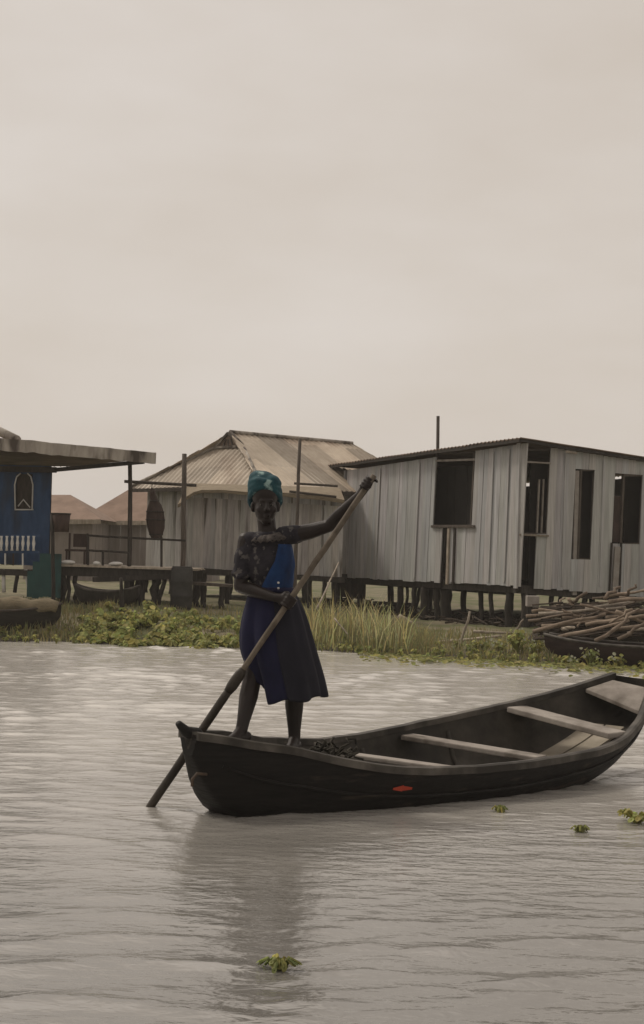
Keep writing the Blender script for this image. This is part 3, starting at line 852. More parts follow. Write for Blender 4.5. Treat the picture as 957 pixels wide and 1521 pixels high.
# veranda floor, teal corner panel, balusters
mb = MB(); f0, f1 = P(-150, 842, YB - 1.0), P(62, 846, YB - 1.0)
mb.hexa([(f0.x, YB - 1, f0.z - .1), (f1.x, YB - 1, f0.z - .1), (f1.x, YB - .03, f0.z - .1), (f0.x, YB - .03, f0.z - .1), (f0.x, YB - 1, f0.z), (f1.x, YB - 1, f0.z), (f1.x, YB - .03, f0.z), (f0.x, YB - .03, f0.z)])
obj('veranda_floor', mb, M['dark_wood'], blue)
mb = MB(); t0, t1 = P(40, 878, YB - 1.05), P(90, 878, YB - 1.05)
zt0 = P(60, 822, YB - 1.05).z
plank_wall(mb, (t0.x, YB - 1.05), (t1.x, YB - 1.05), lambda s: t0.z - .1, lambda s: min(zt0, t0.z + .28 + s * 1.6), [], .1, gap=.0, jit=.002)
obj('corner_panel', mb, M['teal_paint'], blue)
mb = MB(); mb.beam(P(-150, 795, YB - 1), P(60, 796, YB - 1), .05, .035); obj('handrail', mb, M['blue_paint'], blue)
mb = MB(); mb.beam(P(-150, 819, YB - 1), P(58, 820, YB - 1), .05, .035); obj('handrail', mb, M['blue_paint'], blue)
for k, px in enumerate(range(-6, 58, 8)):
    mb = MB(); a_ = P(px, 818, YB - 1.03); b_ = P(px + .5, 796, YB - 1.03)
    mb.tube([a_, a_.lerp(b_, .2), a_.lerp(b_, .5), a_.lerp(b_, .8), b_], [.026, .018, .03, .018, .026], 8); obj('baluster', mb, M['white_paint'], blue, smooth=True)
for k, px in enumerate((-8, 8, 20, 34)):
    mb = MB(); mb.beam(P(px, 840, YB - 1.03), P(px, 822, YB - 1.03), .06, .02, up=(1, 0, 0)); obj('picket', mb, M['white_paint'] if k % 2 else M['brown_wood'], blue)
for px, tl in ((-10, 0), (4, 2), (26, -4), (38, 5), (46, 0)):
    mb = MB(); mb.tube(crooked(P(px, 846, YB - .9), P(px + tl, 880, YB - .9), 4, .01), .035, 7); obj('stilt', mb, M['white_paint' if px in (4, 38) else 'dark_wood'], blue, smooth=True)
# veranda roof: tin sheet with a curled front edge
Rf = [P(-150, 640, 27.6), P(232, 676, 28.8)]; Rb = [P(-150, 690, 31.5), P(120, 690, 32.0)]
mb = MB(); sheet(mb, Rf[0], Rf[1], Rb[0], Rb[1], .16, .022, .02, nrow=10, tones=False); obj('roof_sheet', mb, M['tin_dark'], blue, smooth=True)
mb = MB(); n_ = 60; rows = []
for i in range(n_ + 1):
    t_ = i / n_; p_ = Rf[0].lerp(Rf[1], t_); wv = .004 * math.sin(i * 2.1) + .035 * mnoise.noise(Vector((i * .18, 4, 0)))
    hgt = .185 - .03 * t_ + .02 * mnoise.noise(Vector((i * .5, 9, 0))); wv *= .5
    rows.append([p_ + Vector((0, .03, .045 + wv)), p_ + Vector((0, -.03, .045 + wv)), p_ + Vector((0, -.036, -hgt + wv)), p_ + Vector((0, .0, -hgt + wv))])
mb.loft(rows); obj('roof_edge', mb, M['tin_edge'], blue)
mb = MB(); mb.beam(P(-150, 694, YB - .2), P(84, 698, YB - .2), .1, .1); mb.beam(P(70, 699, YB - .2), P(214, 686, 28.9), .07, .07)
obj('roof_beam', mb, M['dark_wood'], blue)
mb = MB(); a_ = P(-150, 632, 31); b_ = P(-2, 640, 31); c_ = P(26, 654, 30.6)
mb.tube([a_, b_, c_], .09, 8); obj('ridge_cap', mb, M['tin_edge'], blue, smooth=True)

# ------------------------------------------------------------------ deck between the houses
YD = 28.6
dx = lambda px, py, dy=0: P(px, py, YD + dy)
deck = thing('wooden_deck', 'dark stilted deck with pale planks and rails between the blue house and hip house', 'deck', (dx(190, 880).x, YD + .8, .5))
mb = MB(); z0, z1 = dx(86, 838).z, dx(292, 845).z; x0, x1 = dx(86, 838).x, dx(292, 845).x
k = 0; yy = YD
while yy < YD + 1.7:
    mb.tone = R(.7, 1.2)
    mb.hexa([(x0 + R(-.05, .05), yy, z0 - .035), (x1 + R(-.08, .08), yy, z1 - .035), (x1, yy + .15, z1 - .035), (x0, yy + .15, z0 - .035), (x0, yy, z0), (x1, yy, z1), (x1, yy + .15, z1), (x0, yy + .15, z0)]); yy += .165
mb.tone = 1
obj('planks', mb, M['pale_wood'], deck)
mb = MB(); mb.beam((x0, YD + .1, z0 - .12), (x1, YD + .1, z1 - .12), .08, .16); obj('deck_beam', mb, M['dark_wood'], deck); mb = MB(); mb.beam((x0, YD + 1.5, z0 - .12), (x1, YD + 1.5, z1 - .12), .08, .16)
obj('deck_beam', mb, M['dark_wood'], deck)
for px, r in ((92, .05), (103, .035), (113, .04), (190, .07), (206, .06), (218, .035), (232, .07), (244, .04), (266, .05)):
    for dy in ((.12, 1.4) if r > .045 else (.12,)):
        t_ = dx(px, 852, dy); post('stilt', t_, (t_.x + R(-.08, .1), t_.y, ground_z(t_.x, t_.y) - .15), r, r, deck, 'dark_wood', .04)
for (pa, pb_, r) in (((128, 795), (276, 803), .022), ((128, 817), (192, 821), .022)):
    mb = MB(); mb.tube(crooked(dx(*pa, .2), dx(*pb_, .2), 6, .02), r, 6); obj('rail', mb, M['dark_wood'], deck, smooth=True)
for px in (131, 153, 192, 240):
    mb = MB(); a_ = dx(px, 842, .2); b_ = dx(px, 797 if px != 153 else 818, .2); mb.tube([a_, b_], .024, 6); obj('rail_post', mb, M['dark_wood'], deck)
mb = MB(); a_ = dx(138, 861, .02); b_ = dx(262, 856, .02); mb.beam(a_, b_, .05, .09); obj('brace', mb, M['dark_wood'], deck)
# side walk from the deck to the lean-to
jet = thing('plank_walk', 'low narrow plank walk on short stilts beside the dark barrel', 'walkway', (dx(305, 875).x, YD + .6, .45))
mb = MB(); mb.beam(dx(284, 866, .5), dx(345, 870, .5), .5, .05); obj('planks', mb, M['post_wood'], jet)
for px in (293, 303, 330): 
    t_ = dx(px, 868, .4); post('stilt', t_, (t_.x, t_.y, ground_z(t_.x, t_.y) - .1), .05, .05, jet, 'dark_wood', .02)
# barrel
c_ = dx(270, 868, -.1); gzb = ground_z(c_.x, c_.y) - .02; ht = dx(270, 843, -.1).z
br = thing('barrel', 'dark upright barrel at the right end of the stilted deck', 'barrel', (c_.x, c_.y, gzb))
mb = MB(); R_ = .19
prof = [(0, .95), (.06, 1), (.3, 1.02), (.33, 1.06), (.36, 1.02), (.64, 1.02), (.67, 1.06), (.70, 1.02), (.97, 1), (1, .96)]
mb.loft([[Vector((c_.x + R_ * s_ * math.cos(t), c_.y + R_ * s_ * math.sin(t), gzb + (ht - gzb) * z)) for t in [2*math.pi*k/20 for k in range(20)]] for z, s_ in prof])
obj('body', mb, M['barrel'], br, smooth=True)
mb = MB(); mb.loft([[Vector((c_.x + R_ * .9 * math.cos(t), c_.y + R_ * .9 * math.sin(t), ht + z)) for t in [2*math.pi*k/20 for k in range(20)]] for z in (.001, .02)])
obj('lid', mb, M['barrel'], br)
# chair on the deck
ch = thing('wooden_chair', 'red brown wooden chair standing on the pale deck planks', 'chair', dx(114, 838, .5))
c_ = dx(114, 838, .5); 
sz = .36; wd = .19
mb = MB(); mb.box((c_.x, c_.y, c_.z + .25), (wd, .18, .02)); obj('seat', mb, M['brown_wood'], ch, bevel=.005)
mb = MB(); mb.box((c_.x + .02, c_.y + .19, c_.z + .43), (.12, .018, .12)); obj('backrest', mb, M['brown_wood'], ch, bevel=.005)
for sx in (-1, 1):
    for sy in (-1, 1):
        mb = MB(); mb.beam((c_.x + sx * (wd - .03), c_.y + sy * .15, c_.z), (c_.x + sx * (wd - .03), c_.y + sy * .15, c_.z + (.24 if sy < 0 else .56)), .035, .035); obj('leg', mb, M['brown_wood'], ch)
# white bundles on the deck edge
for i, (px, w_, lab) in enumerate(((101, 11, 'pale folded sack lying on the deck left of the chair'), (144, 6, 'small white sack on the deck right of the chair'), (172, 11, 'long white sack on the deck by the roof post'))):
    p_ = dx(px, 838.5 + (px - 101) * .03, .1); mb = MB(); mb.ball(p_ + Vector((0, 0, .035)), (w_ / 84, .12, .045), 8)
    for v in mb.v: v += Vector((0, 0, .02 * mnoise.noise(v * 9)))
    o = obj('sack', mb, M['white_paint'], None, origin=p_, smooth=True); tag(o, lab, 'sack', 'white sacks on the deck')

# tall post with a bucket turned over its top, in front of the deck
a_ = P(77, 764, 26.2); b_ = P(80, 938, 26.2)
o = post('mooring_post', (b_.x, 26.2, ground_z(b_.x, 26.2) - .2), a_, .035, .03, None, 'dark_wood', .01); tag(o, 'slim dark post standing on the bank edge before the blue house', 'post')
bk = thing('bucket', 'dark brown bucket hooked on top of the slim bank post', 'bucket', P(91, 790, 26.25))
mb = MB(); rings = []
for (py, cx, hw) in ((790, 91.5, 11), (776, 91, 12.5), (763, 90.5, 14.5)):
    p_ = P(cx, py, 26.25); r_ = hw * 26.25 / F_PX; rings.append([p_ + Vector((r_*math.cos(t), r_*math.sin(t), 0)) for t in [2*math.pi*k/18 for k in range(18)]])
inn = [[q + (sum(r_, Vector()) / 18 - q) * .08 for q in r_] for r_ in rings]
mb.loft(rings + [inn[2], inn[1], [q + Vector((0, 0, .02)) for q in inn[0]]]); obj('body', mb, M['brown_wood'], bk, smooth=True)
mb = MB(); mb.tube(rings[2] + [rings[2][0]], .012, 6); obj('rim', mb, M['dark_wood'], bk, smooth=True)

# ------------------------------------------------------------------ boats
def hull_mesh(L_, hw, zn, zf, kz, org, D, Nn, inner_floor=None, th=.035, nst=40, bot=.62, hollow=True, u_end=None):
    """dugout hull. hw(u) half beam, zn/zf(u) rim height near/far side, kz(u) keel height. returns outer+inner meshes"""
    outer = []; inner = []; NS = 9
    for i in range(nst + 1):
        u = L_ * i / nst; wd = hw(u); k = kz(u); ro = []; ri = []
        for j in range(2 * NS + 1):
            a = (j - NS) / NS; sd_ = 1 if a >= 0 else -1; a = abs(a)
            zt = zn(u) if sd_ > 0 else zf(u)
            # profile: flat bottom, round chine, flared side
            if a < .4: lx = bot * a / .4 * .92; lz = .03 * (a / .4) ** 2
            else:
                t = (a - .4) / .6; lx = bot * .92 + (1 - bot * .92) * (1 - (1 - t) ** 1.6); lz = .03 + .97 * t ** 1.25
            n_ = .010 * mnoise.noise(Vector((u * 2, sd_ * a * 2, 5))) + (.010 if a > .62 else 0) + (.010 if a > .8 else 0)
            z = k + (zt - k) * lz
            ro.append(org + D * u + Nn * (sd_ * (lx * wd + n_)) + Vector((0, 0, z)))
            zi = max(z + .03 * (1 - lz), inner_floor if inner_floor is not None else -9)
            zi = min(zi, zt)
            ri.append(org + D * u + Nn * (sd_ * max(0, lx * wd + n_ - th)) + Vector((0, 0, zi)))
        outer.append(ro); inner.append(ri)
    return outer, inner


# -- the canoe in the foreground
YAW = rad(42)
BD = Vector((math.cos(YAW), math.sin(YAW), 0)); BN = Vector((math.sin(YAW), -math.cos(YAW), 0))
Bow = PZ(280, 1090, .46); BO = Vector((Bow.x, Bow.y, 0))
BL = 4.07
hw_t = [(0, .055), (.12, .13), (.35, .25), (.7, .36), (1.1, .46), (1.6, .52), (2.2, .54), (2.7, .525), (3.1, .49), (3.4, .43), (3.65, .35), (3.9, .25), (4.07, .18)]
zn_t = [(0, .46), (.54, .366), (.78, .308), (1.17, .240), (1.67, .210), (2.15, .205), (2.6, .215), (3.2, .25), (3.62, .35), (3.84, .465), (4.07, .635)]
zf_t = [(0, .46), (.5, .40), (1.0, .32), (1.58, .281), (2.26, .326), (3.28, .449), (3.7, .54), (4.07, .65)]
kz_t = [(0, .34), (.08, .16), (.2, .02), (.5, -.1), (1.2, -.15), (2.2, -.14), (2.9, -.06), (3.3, .03), (3.7, .17), (4.07, .37)]
hw = lambda u: sinterp(u, hw_t); zn = lambda u: sinterp(u, zn_t); zf = lambda u: sinterp(u, zf_t); kz = lambda u: sinterp(u, kz_t)
canoe = thing('canoe', 'long dark wooden canoe carrying the standing person', 'boat', BO + BD * 1.9)
outer, inner = hull_mesh(BL, hw, zn, zf, kz, BO, BD, BN, .03, nst=60, bot=.78)
mb = MB(); mb.loft(outer, cap=False, closed=False)
mb.add(outer[0], [tuple(range(len(outer[0])))]); mb.add(outer[-1], [tuple(reversed(range(len(outer[-1]))))])
mb.m = 1; mb.loft(inner, cap=False, closed=False); mb.add(inner[-1], [tuple(range(len(inner[-1])))]); mb.add(inner[0], [tuple(range(len(inner[0])))])
hull = obj('hull', mb, [M['hull'], M['hull_in']], canoe, smooth=True)
for side in (-1, 1):                                   # rim timbers
    mb = MB(); rings = []
    for i in range(len(outer)):
        p_ = outer[i][-1] if side > 0 else outer[i][0]; q_ = inner[i][-1] if side > 0 else inner[i][0]
        wv = Vector((0, 0, .006 * mnoise.noise(Vector((i * .35, side, 0)))))
        o_ = BN * side
        rings.append([p_ + o_ * .018 + Vector((0, 0, -.03)) + wv, p_ + o_ * .018 + Vector((0, 0, .012)) + wv, p_ + Vector((0, 0, .02)) + wv, q_ - o_ * .008 + Vector((0, 0, .016)) + wv, q_ - o_ * .008 + Vector((0, 0, -.022)) + wv])
    mb.loft(rings); obj('gunwale', mb, M['rim'], canoe)
for side in (-1, 1):                                   # rub rail along the flank
    mb = MB(); mb.tube([(outer[i][-3] if side > 0 else outer[i][2]) + BN * (side * .006) + Vector((0, 0, .004 * mnoise.noise(Vector((i * .5, side, 3))))) for i in range(2, len(outer) - 1)], .011, 6)
    obj('rub_rail', mb, M['hull'], canoe, smooth=True)
BP = lambda u, lat, z: BO + BD * u + BN * lat + Vector((0, 0, z))
# bow deck, curved little nose, rope ring
mb = MB(); rows = []
for i in range(11):
    u = .02 + .86 * i / 10; hwu = hw(u) - .045; rows.append([BP(u, hwu * t, (zn(u) if t > 0 else zf(u)) - .035 + .02 * (1 - t * t)) for t in (-1, -.6, -.2, .2, .6, 1)] + [BP(u, hwu * t, zn(u) - .09) for t in (1, 0, -1)])
mb.loft(rows); obj('bow_deck', mb, M['hull'], canoe)
mb = MB(); mb.tube([BP(.16, 0, .40), BP(.05, 0, .452), BP(-.02, .0, .475), BP(-.075, .0, .525)], [.012, .045, .032, .018], 10); obj('nose', mb, M['hull'], canoe, smooth=True)
mb = MB(); c_ = BP(.06, .10, .24); mb.tube([c_, c_ + Vector((-.05, -.05, .01)), c_ + Vector((-.075, -.06, -.02)), c_ + Vector((-.075, -.06, -.06))], .009, 6); obj('hook', mb, M['iron'], canoe, smooth=True)
# thwarts
for (uf, un, zfv, znv, w_, th_) in ((1.57, 1.73, .20, .19, .10, .03), (2.25, 2.46, .265, .215, .15, .035), (3.27, 3.36, .415, .305, .22, .04)):
    a_ = BP(uf, -hw(uf) + .03, zfv); b_ = BP(un, hw(un) - .03, znv)
    mb = MB(); mb.beam(a_, b_, w_, th_); obj('thwart', mb, M['thwart'], canoe, bevel=.008)
# stern seat plank and floor boards
mb = MB(); u0_, u1_ = 3.82, 4.03
mb.hexa([BP(u0_, -hw(u0_) + .04, zf(u0_) - .05), BP(u0_, hw(u0_) - .04, zn(u0_) - .05), BP(u1_, hw(u1_) - .04, zn(u1_) - .05), BP(u1_, -hw(u1_) + .04, zf(u1_) - .05),
         BP(u0_, -hw(u0_) + .04, zf(u0_) - .02), BP(u0_, hw(u0_) - .04, zn(u0_) - .02), BP(u1_, hw(u1_) - .04, zn(u1_) - .02), BP(u1_, -hw(u1_) + .04, zf(u1_) - .02)])
obj('stern_seat', mb, M['thwart'], canoe, bevel=.006)
for k, lat in enumerate((-.13, .05, .23)):
    mb = MB(); rows = []
    for i in range(13):
        u = 2.4 + (1.4 - .35 * (k == 2)) * i / 12; z = max(.055, kz(u) + .075); rows.append([BP(u, lat - .08, z), BP(u, lat + .08, z), BP(u, lat + .08, z + .018), BP(u, lat - .08, z + .018)])
    mb.loft(rows); obj('floor_board', mb, M['floor_board'], canoe)
for u in (1.0, 1.85, 2.7):                              # ribs
    mb = MB(); i = int(u / BL * 60); mb.tube([p_ + Vector((0, 0, .01)) for p_ in inner[i][1:-1]], .018, 6); obj('rib', mb, M['hull_in'], canoe, smooth=True)
# red tag on the flank
def flank(u, frac, outw=.0):
    i = min(59, int(u / BL * 60)); j = 18 - int(round(9 * .6 * frac)); return outer[i][j] + BN * outw
pr = PZ(600, 1172, .12)
mb = MB(); i0 = int(1.22 / BL * 60); 
for i in range(i0, i0 + 2):
    a_, b_, c_, d_ = outer[i][16], outer[i+1][16], outer[i+1][17], outer[i][17]
    o_ = BN * .010; t_ = i - i0
    lo0, hi0, lo1, hi1 = ((.50, .62, .40, .85), (.45, .80, .55, .70))[t_]
    mb.add([a_.lerp(d_, lo0)+o_, b_.lerp(c_, lo1)+o_, b_.lerp(c_, hi1)+o_, a_.lerp(d_, hi0)+o_], [(0, 1, 2, 3)])
red_part = obj('patch', mb, M['red'], canoe, label='small red patch on the dark flank')
sol = red_part.modifiers.new('solid', 'SOLIDIFY'); sol.thickness = .004

# tangled net on the bow deck behind the feet
c_ = BP(1.0, .03, .27); nb_ = MB()
for k in range(26):
    pts = []; p_ = c_ + Vector((R(-.14, .12), R(-.08, .08), R(0, .03)))
    for i in range(7):
        pts.append(p_); p_ = p_ + Vector((R(-.06, .06), R(-.05, .05), R(-.035, .04)))
        p_.z = min(max(p_.z, c_.z - .01), c_.z + .12)
    nb_.tube(pts, R(.005, .011), 5)
o = obj('net', nb_, M['net'], None, origin=c_, smooth=True); tag(o, 'small dark tangled net heaped behind the feet in the canoe', 'net')

# ------------------------------------------------------------------ person
PD = 9.33
DD = .2
Q = lambda px, py, d=PD: P(px, py, d + DD)
def deck_z(u): return (zn(u) + zf(u)) / 2 - .018
foot1 = BP(.36, .03, deck_z(.36)); foot2 = BP(.74, .06, deck_z(.74))
poleA = PZ(207, 1224, 0.0); 
# pole: straight line from the water past the bow to the raised hand
pTop = Q(556, 706, 9.12); pW = Q(219, 1205, 9.18)
pdir = (pTop - pW).normalized()
pW = pW - pdir * ((pW.z + .35) / pdir.z)
def pole_at(px):
    best = min((abs(((lambda v: PW/2 + F_PX * v.dot(cr) / v.dot(fw))(pW.lerp(pTop, t/400) - Vector((0, 0, CAM_H)))) - px), t) for t in range(401))
    return pW.lerp(pTop, best[1] / 400)
gripL = pole_at(429); gripU = pole_at(547)

def hand(mb, grip, wrist, side):
    """closed hand round the pole at grip, coming from wrist; pole runs along pdir"""
    a = pdir
    e1 = (wrist - grip); e1 = (e1 - a * e1.dot(a)).normalized(); e2 = a.cross(e1)
    if e2.y > 0: e2 = -e2                       # fingers close over the side that faces the viewer
    pc = grip + e1 * .034
    mb.cap_chain([wrist, pc + a * .0], [.026, .030], 10)
    mb.ball(pc, .03, 8); mb.ball(pc + a * .022, .026, 8); mb.ball(pc - a * .022, .026, 8)
    for k, (ln, r) in enumerate(((.92, .0088), (1.0, .0094), (.96, .009), (.82, .008))):
        t = (k - 1.5) * .0205 * side; pts = []
        for s_ in (0, .25, .5, .75, 1):
            ang = rad(20 + 190 * ln * s_); rr = .033
            pts.append(grip + a * t + e1 * (rr * math.cos(ang)) + e2 * (rr * math.sin(ang)))
        mb.cap_chain(pts, [r * 1.12, r * 1.08, r * 1.1, r, r * .88], 8)
    pts = [pc + a * .03 * side, grip + a * .045 * side + e1 * .022 - e2 * .022, grip + a * .04 * side - e1 * .008 - e2 * .033]
    mb.cap_chain(pts, [.014, .011, .009], 8)

bodyO = (foot1 + foot2) / 2
mb = MB()
# torso and neck
mb.ball(Q(398, 834), (.122, .090, .16)); mb.ball(Q(401, 886), (.100, .080, .14)); mb.ball(Q(403, 927), (.148, .112, .12))
mb.ball(Q(398, 803), (.118, .066, .052))
mb.cap_chain([Q(398, 804), Q(397, 785), Q(395, 765)], [.066, .055, .055])
# head: skull, jaw, chin, features
hd = PD - .015
rh = Matrix.Rotation(rad(8), 3, 'Z')
mb.ball(Q(394, 735, hd + .01), (.078, .096, .090), 14, rh); mb.ball(Q(394.8, 757, hd - .018), (.065, .074, .080), 14, rh); mb.ball(Q(396, 772.5, hd - .05), (.034, .032, .027), 10)
mb.ball(Q(396, 744, hd - .074), (.046, .018, .012), 8)                     # brow
for s_ in (-1, 1):
    mb.ball(Q(396 + s_ * 9.5, 757, hd - .062), (.024, .018, .022), 8)       # cheeks
    mb.ball(Q(394.5 + s_ * 19.2, 753, hd + .005), (.012, .02, .032), 8)   # ears
mb.cap_chain([Q(396.5, 746, hd - .088), Q(396.8, 756.5, hd - .106)], [.007, .0115], 8)
for s_ in (-1, 1): mb.ball(Q(396.8 + s_ * 2.6, 757.5, hd - .096), (.009, .010, .007), 6)
mb.ball(Q(396.8, 765.2, hd - .088), (.021, .013, .006), 8); mb.ball(Q(396.8, 767.6, hd - .086), (.018, .012, .006), 8)
# arms
shL, elL = Q(431, 796), Q(489, 781, 9.27); 
shR, elR = Q(366, 803), Q(357, 871, 9.30)
e1u = Q(528, 744, 9.18); wrU = gripU + (e1u - gripU).normalized() * .085
wrL = gripL + (Q(404, 886, 9.17) - gripL).normalized() * .085
mb.cap_chain([shL, shL.lerp(elL, .5) + Vector((0, 0, -.004)), elL, elL.lerp(wrU, .35), wrU], [.052, .047, .038, .041, .026])
mb.cap_chain([shR, shR.lerp(elR, .5), elR, elR.lerp(wrL, .35), wrL], [.052, .047, .040, .042, .026])
hand(mb, gripU, wrU, 1); hand(mb, gripL, wrL, -1)
# legs
def leg(hip, knee, ft, toe_dir):
    an = ft + Vector((0, 0, .075))
    calf = knee.lerp(an, .33) + Vector((0, .018, 0))
    mb.cap_chain([hip, hip.lerp(knee, .5), knee, calf, an.lerp(calf, .25), an], [.092, .074, .054, .056, .038, .036])
    td = Vector(toe_dir).normalized()
    mb.cap_chain([ft + Vector((0, 0, .032)) - td * .05, ft + Vector((0, 0, .034)) + td * .06, ft + Vector((0, 0, .018)) + td * .15], [.034, .034, .020])
    mb.tube([an, ft + Vector((0, 0, .04)) + td * .06], [.034, .03], 10)
    sd_ = td.cross(Vector((0, 0, 1)))
    for k in range(5): mb.cap_chain([ft + td * .12 + sd_ * (k - 2) * .015 + Vector((0, 0, .014)), ft + td * (.19 - .012 * abs(k - 1)) + sd_ * (k - 2) * .017 + Vector((0, 0, .011))], [.012, .009 if k else .012], 6)
leg(Q(388, 935, 9.34), Q(374, 1012, 9.26), foot1, (-.5, -.8, 0)); leg(Q(421, 935, 9.38), Q(437, 1022, 9.34), foot2, (-.2, -.9, 0))
person = remesh('person', mb, M['skin'], bodyO, .0052, 3)
tag(person, 'standing person in teal head cloth and navy skirt, poling from the canoe bow', 'person')
for s_ in (-1, 1):
    mb = MB(); mb.ball(Q(396 + s_ * 7.2, 750.2, hd - .072), (.0125, .011, .0075), 8); obj('eye', mb, M['eye'], person, smooth=True)
    mb = MB(); mb.ball(Q(396 + s_ * 7.2, 750.2, hd - .080), (.0055, .0045, .0058), 8); obj('iris', mb, M['dark_room'], person, smooth=True)
# blouse with puffed sleeves
mb = MB()
mb.ball(Q(398, 836), (.136, .105, .165)); mb.ball(Q(401, 878), (.113, .094, .12)); mb.ball(Q(398, 804), (.140, .090, .058)); mb.ball(Q(373, 801), (.060, .064, .046)); mb.ball(Q(424, 797), (.060, .064, .046)); mb.ball(Q(398, 795), (.085, .076, .030))
mb.cap_chain([shR + Vector((.03, 0, 0)), shR.lerp(elR, .35), shR.lerp(elR, .72)], [.058, .058, .056]); mb.cap_chain([shL - Vector((.04, 0, 0)), shL.lerp(elL, .16), shL.lerp(elL, .26)], [.058, .056, .052])
for k in range(16):
    c_ = shR.lerp(elR, .72) + Vector((.056 * math.cos(k * .393), .056 * math.sin(k * .393), R(-.02, .01))); mb.ball(c_, R(.010, .015), 5)
for v in mb.v: v += Vector((.006 * mnoise.noise(v * 16), .008 * mnoise.noise(v * 14 + Vector((5, 0, 0))), 0))
remesh('blouse', mb, M['blouse'], bodyO, .0065, 2, person)
mb = MB(); rows = [[], [], []]                          # pale frill round the neckline
for k in range(61):
    an = rad(-200 + 220 * k / 60); wv = math.sin(k * 1.25); c_ = Q(398 + 1.5, 791.5)
    for q_, (rr, dz) in enumerate(((.062, .004), (.084 + .003 * wv, -.012 + .003 * wv), (.102 + .006 * math.sin(k * 1.25 + .6), -.036 + .006 * wv))):
        rows[q_].append(c_ + Vector((rr * 1.12 * math.cos(an), rr * .98 * math.sin(an) - .012, dz + .018 * math.sin(an) + .012 * math.cos(an))))
mb.loft(rows, cap=False, closed=False); fr_ = obj('frill', mb, M['frill'], person, smooth=True)
so_ = fr_.modifiers.new('solid', 'SOLIDIFY'); so_.thickness = .005
# blue bib on her left side
mb = MB(); rows = []
for i in range(12):
    t_ = i / 11; py = 808 + 70 * t_; c_ = Q(399 + 2 * t_, py); rx = interp(t_, [(0, .128), (.4, .147), (1, .124)]); ry = interp(t_, [(0, .112), (.4, .122), (1, .106)])
    a0_, a1_ = -92 - 4 * math.sin(i), 12; a0_ = interp(t_, [(0, -62), (.35, -75), (1, -115)])
    row = []
    for k in range(15):
        an = rad(a0_ + (a1_ - a0_) * k / 14); f_ = 1 + .014 * math.sin(k * 1.7 + i * .5) + .010 * math.sin(i * 1.9 + k * .4)
        row.append(c_ + Vector((rx * f_ * math.cos(an), ry * f_ * math.sin(an), 0)))
    rows.append(row)
mb.loft(rows, cap=False, closed=False); vest = obj('vest', mb, M['vest'], person, smooth=True)
so_ = vest.modifiers.new('solid', 'SOLIDIFY'); so_.thickness = .008
for py in (865, 873):
    mb = MB(); p_ = Q(414.5, py); mb.ball(Vector((p_.x, PD + DD - .118, p_.z)), (.007, .006, .007), 6); obj('button', mb, M['white_paint'], vest, smooth=True)
# skirt
lev = [(872, 373, 431, .10), (884, 369, 437, .112), (900, 364, 446, .125), (925, 357, 455, .15), (955, 355, 463, .175), (985, 359, 470, .185), (1012, 368, 476, .19), (1038, 374, 481, .20)]
mb = MB(); rows = []; nk = 72
for i, (py, xl, xr, dp) in enumerate(lev):
    c_ = Q((xl + xr) / 2, py, PD + .005); rx = (xr - xl) / 2 * PD / F_PX; row = []
    g = i / (len(lev) - 1)
    for k in range(nk):
        an = 2 * math.pi * k / nk
        f_ = 1 + g * (.125 * math.sin(an * 7 + .6 + 1.5 * g) * (.6 + .4 * math.sin(an * 2)) + .060 * math.sin(an * 13 + 2 + g) + .02 * math.sin(an * 23))
        dz = 0
        if i == len(lev) - 1: dz = -.02 * math.cos(an) * -1.2 + .012 * math.sin(an * 5)
        if i >= len(lev) - 3:
            q_ = max(0, -math.cos(an) - .52) / .48
            dz = (.035 * math.cos(an) + .17 * q_ ** .8) * (i - len(lev) + 4) / 3 + (.010 * math.sin(an * 7) if i == len(lev) - 1 else 0)
        row.append(c_ + Vector((rx * f_ * math.cos(an), dp * f_ * math.sin(an), dz)))
    rows.append(row)
skrows = rows
mb.loft(rows, cap=False); sk = obj('skirt', mb, M['skirt'], person, smooth=True)
so_ = sk.modifiers.new('solid', 'SOLIDIFY'); so_.thickness = .006; ss = sk.modifiers.new('sub', 'SUBSURF'); ss.levels = 1; ss.render_levels = 1
mb = MB(); pr_ = []                                     # overlapping darker panel of the wrapped skirt
for i, row in enumerate(skrows):
    cen = sum(row, Vector()) / len(row); k0 = nk * (.765 - .012 * i / 7); k1 = nk * 1.03; out_ = []
    for q_ in range(21):
        k = k0 + (k1 - k0) * q_ / 20; ia = int(k) % nk; p_ = row[ia].lerp(row[(ia + 1) % nk], k - int(k)); d_ = p_ - cen; d_.z = 0
        out_.append(p_ + d_.normalized() * (.011 + .004 * math.sin(q_ * 1.1 + i)) - Vector((0, 0, .012 if i == len(skrows) - 1 else 0)))
    pr_.append(out_)
mb.loft(pr_, cap=False, closed=False); pn_ = obj('skirt_panel', mb, M['skirt_dark'], person, smooth=True)
so_ = pn_.modifiers.new('solid', 'SOLIDIFY'); so_.thickness = .006; ss = pn_.modifiers.new('sub', 'SUBSURF'); ss.levels = 1; ss.render_levels = 1
mb = MB(); c_ = Q(402, 876); mb.tube([c_ + Vector((.128 * math.cos(t), .112 * math.sin(t), 0)) for t in [2*math.pi*k/24 for k in range(25)]], .018, 8); obj('waistband', mb, M['skirt'], person, smooth=True)
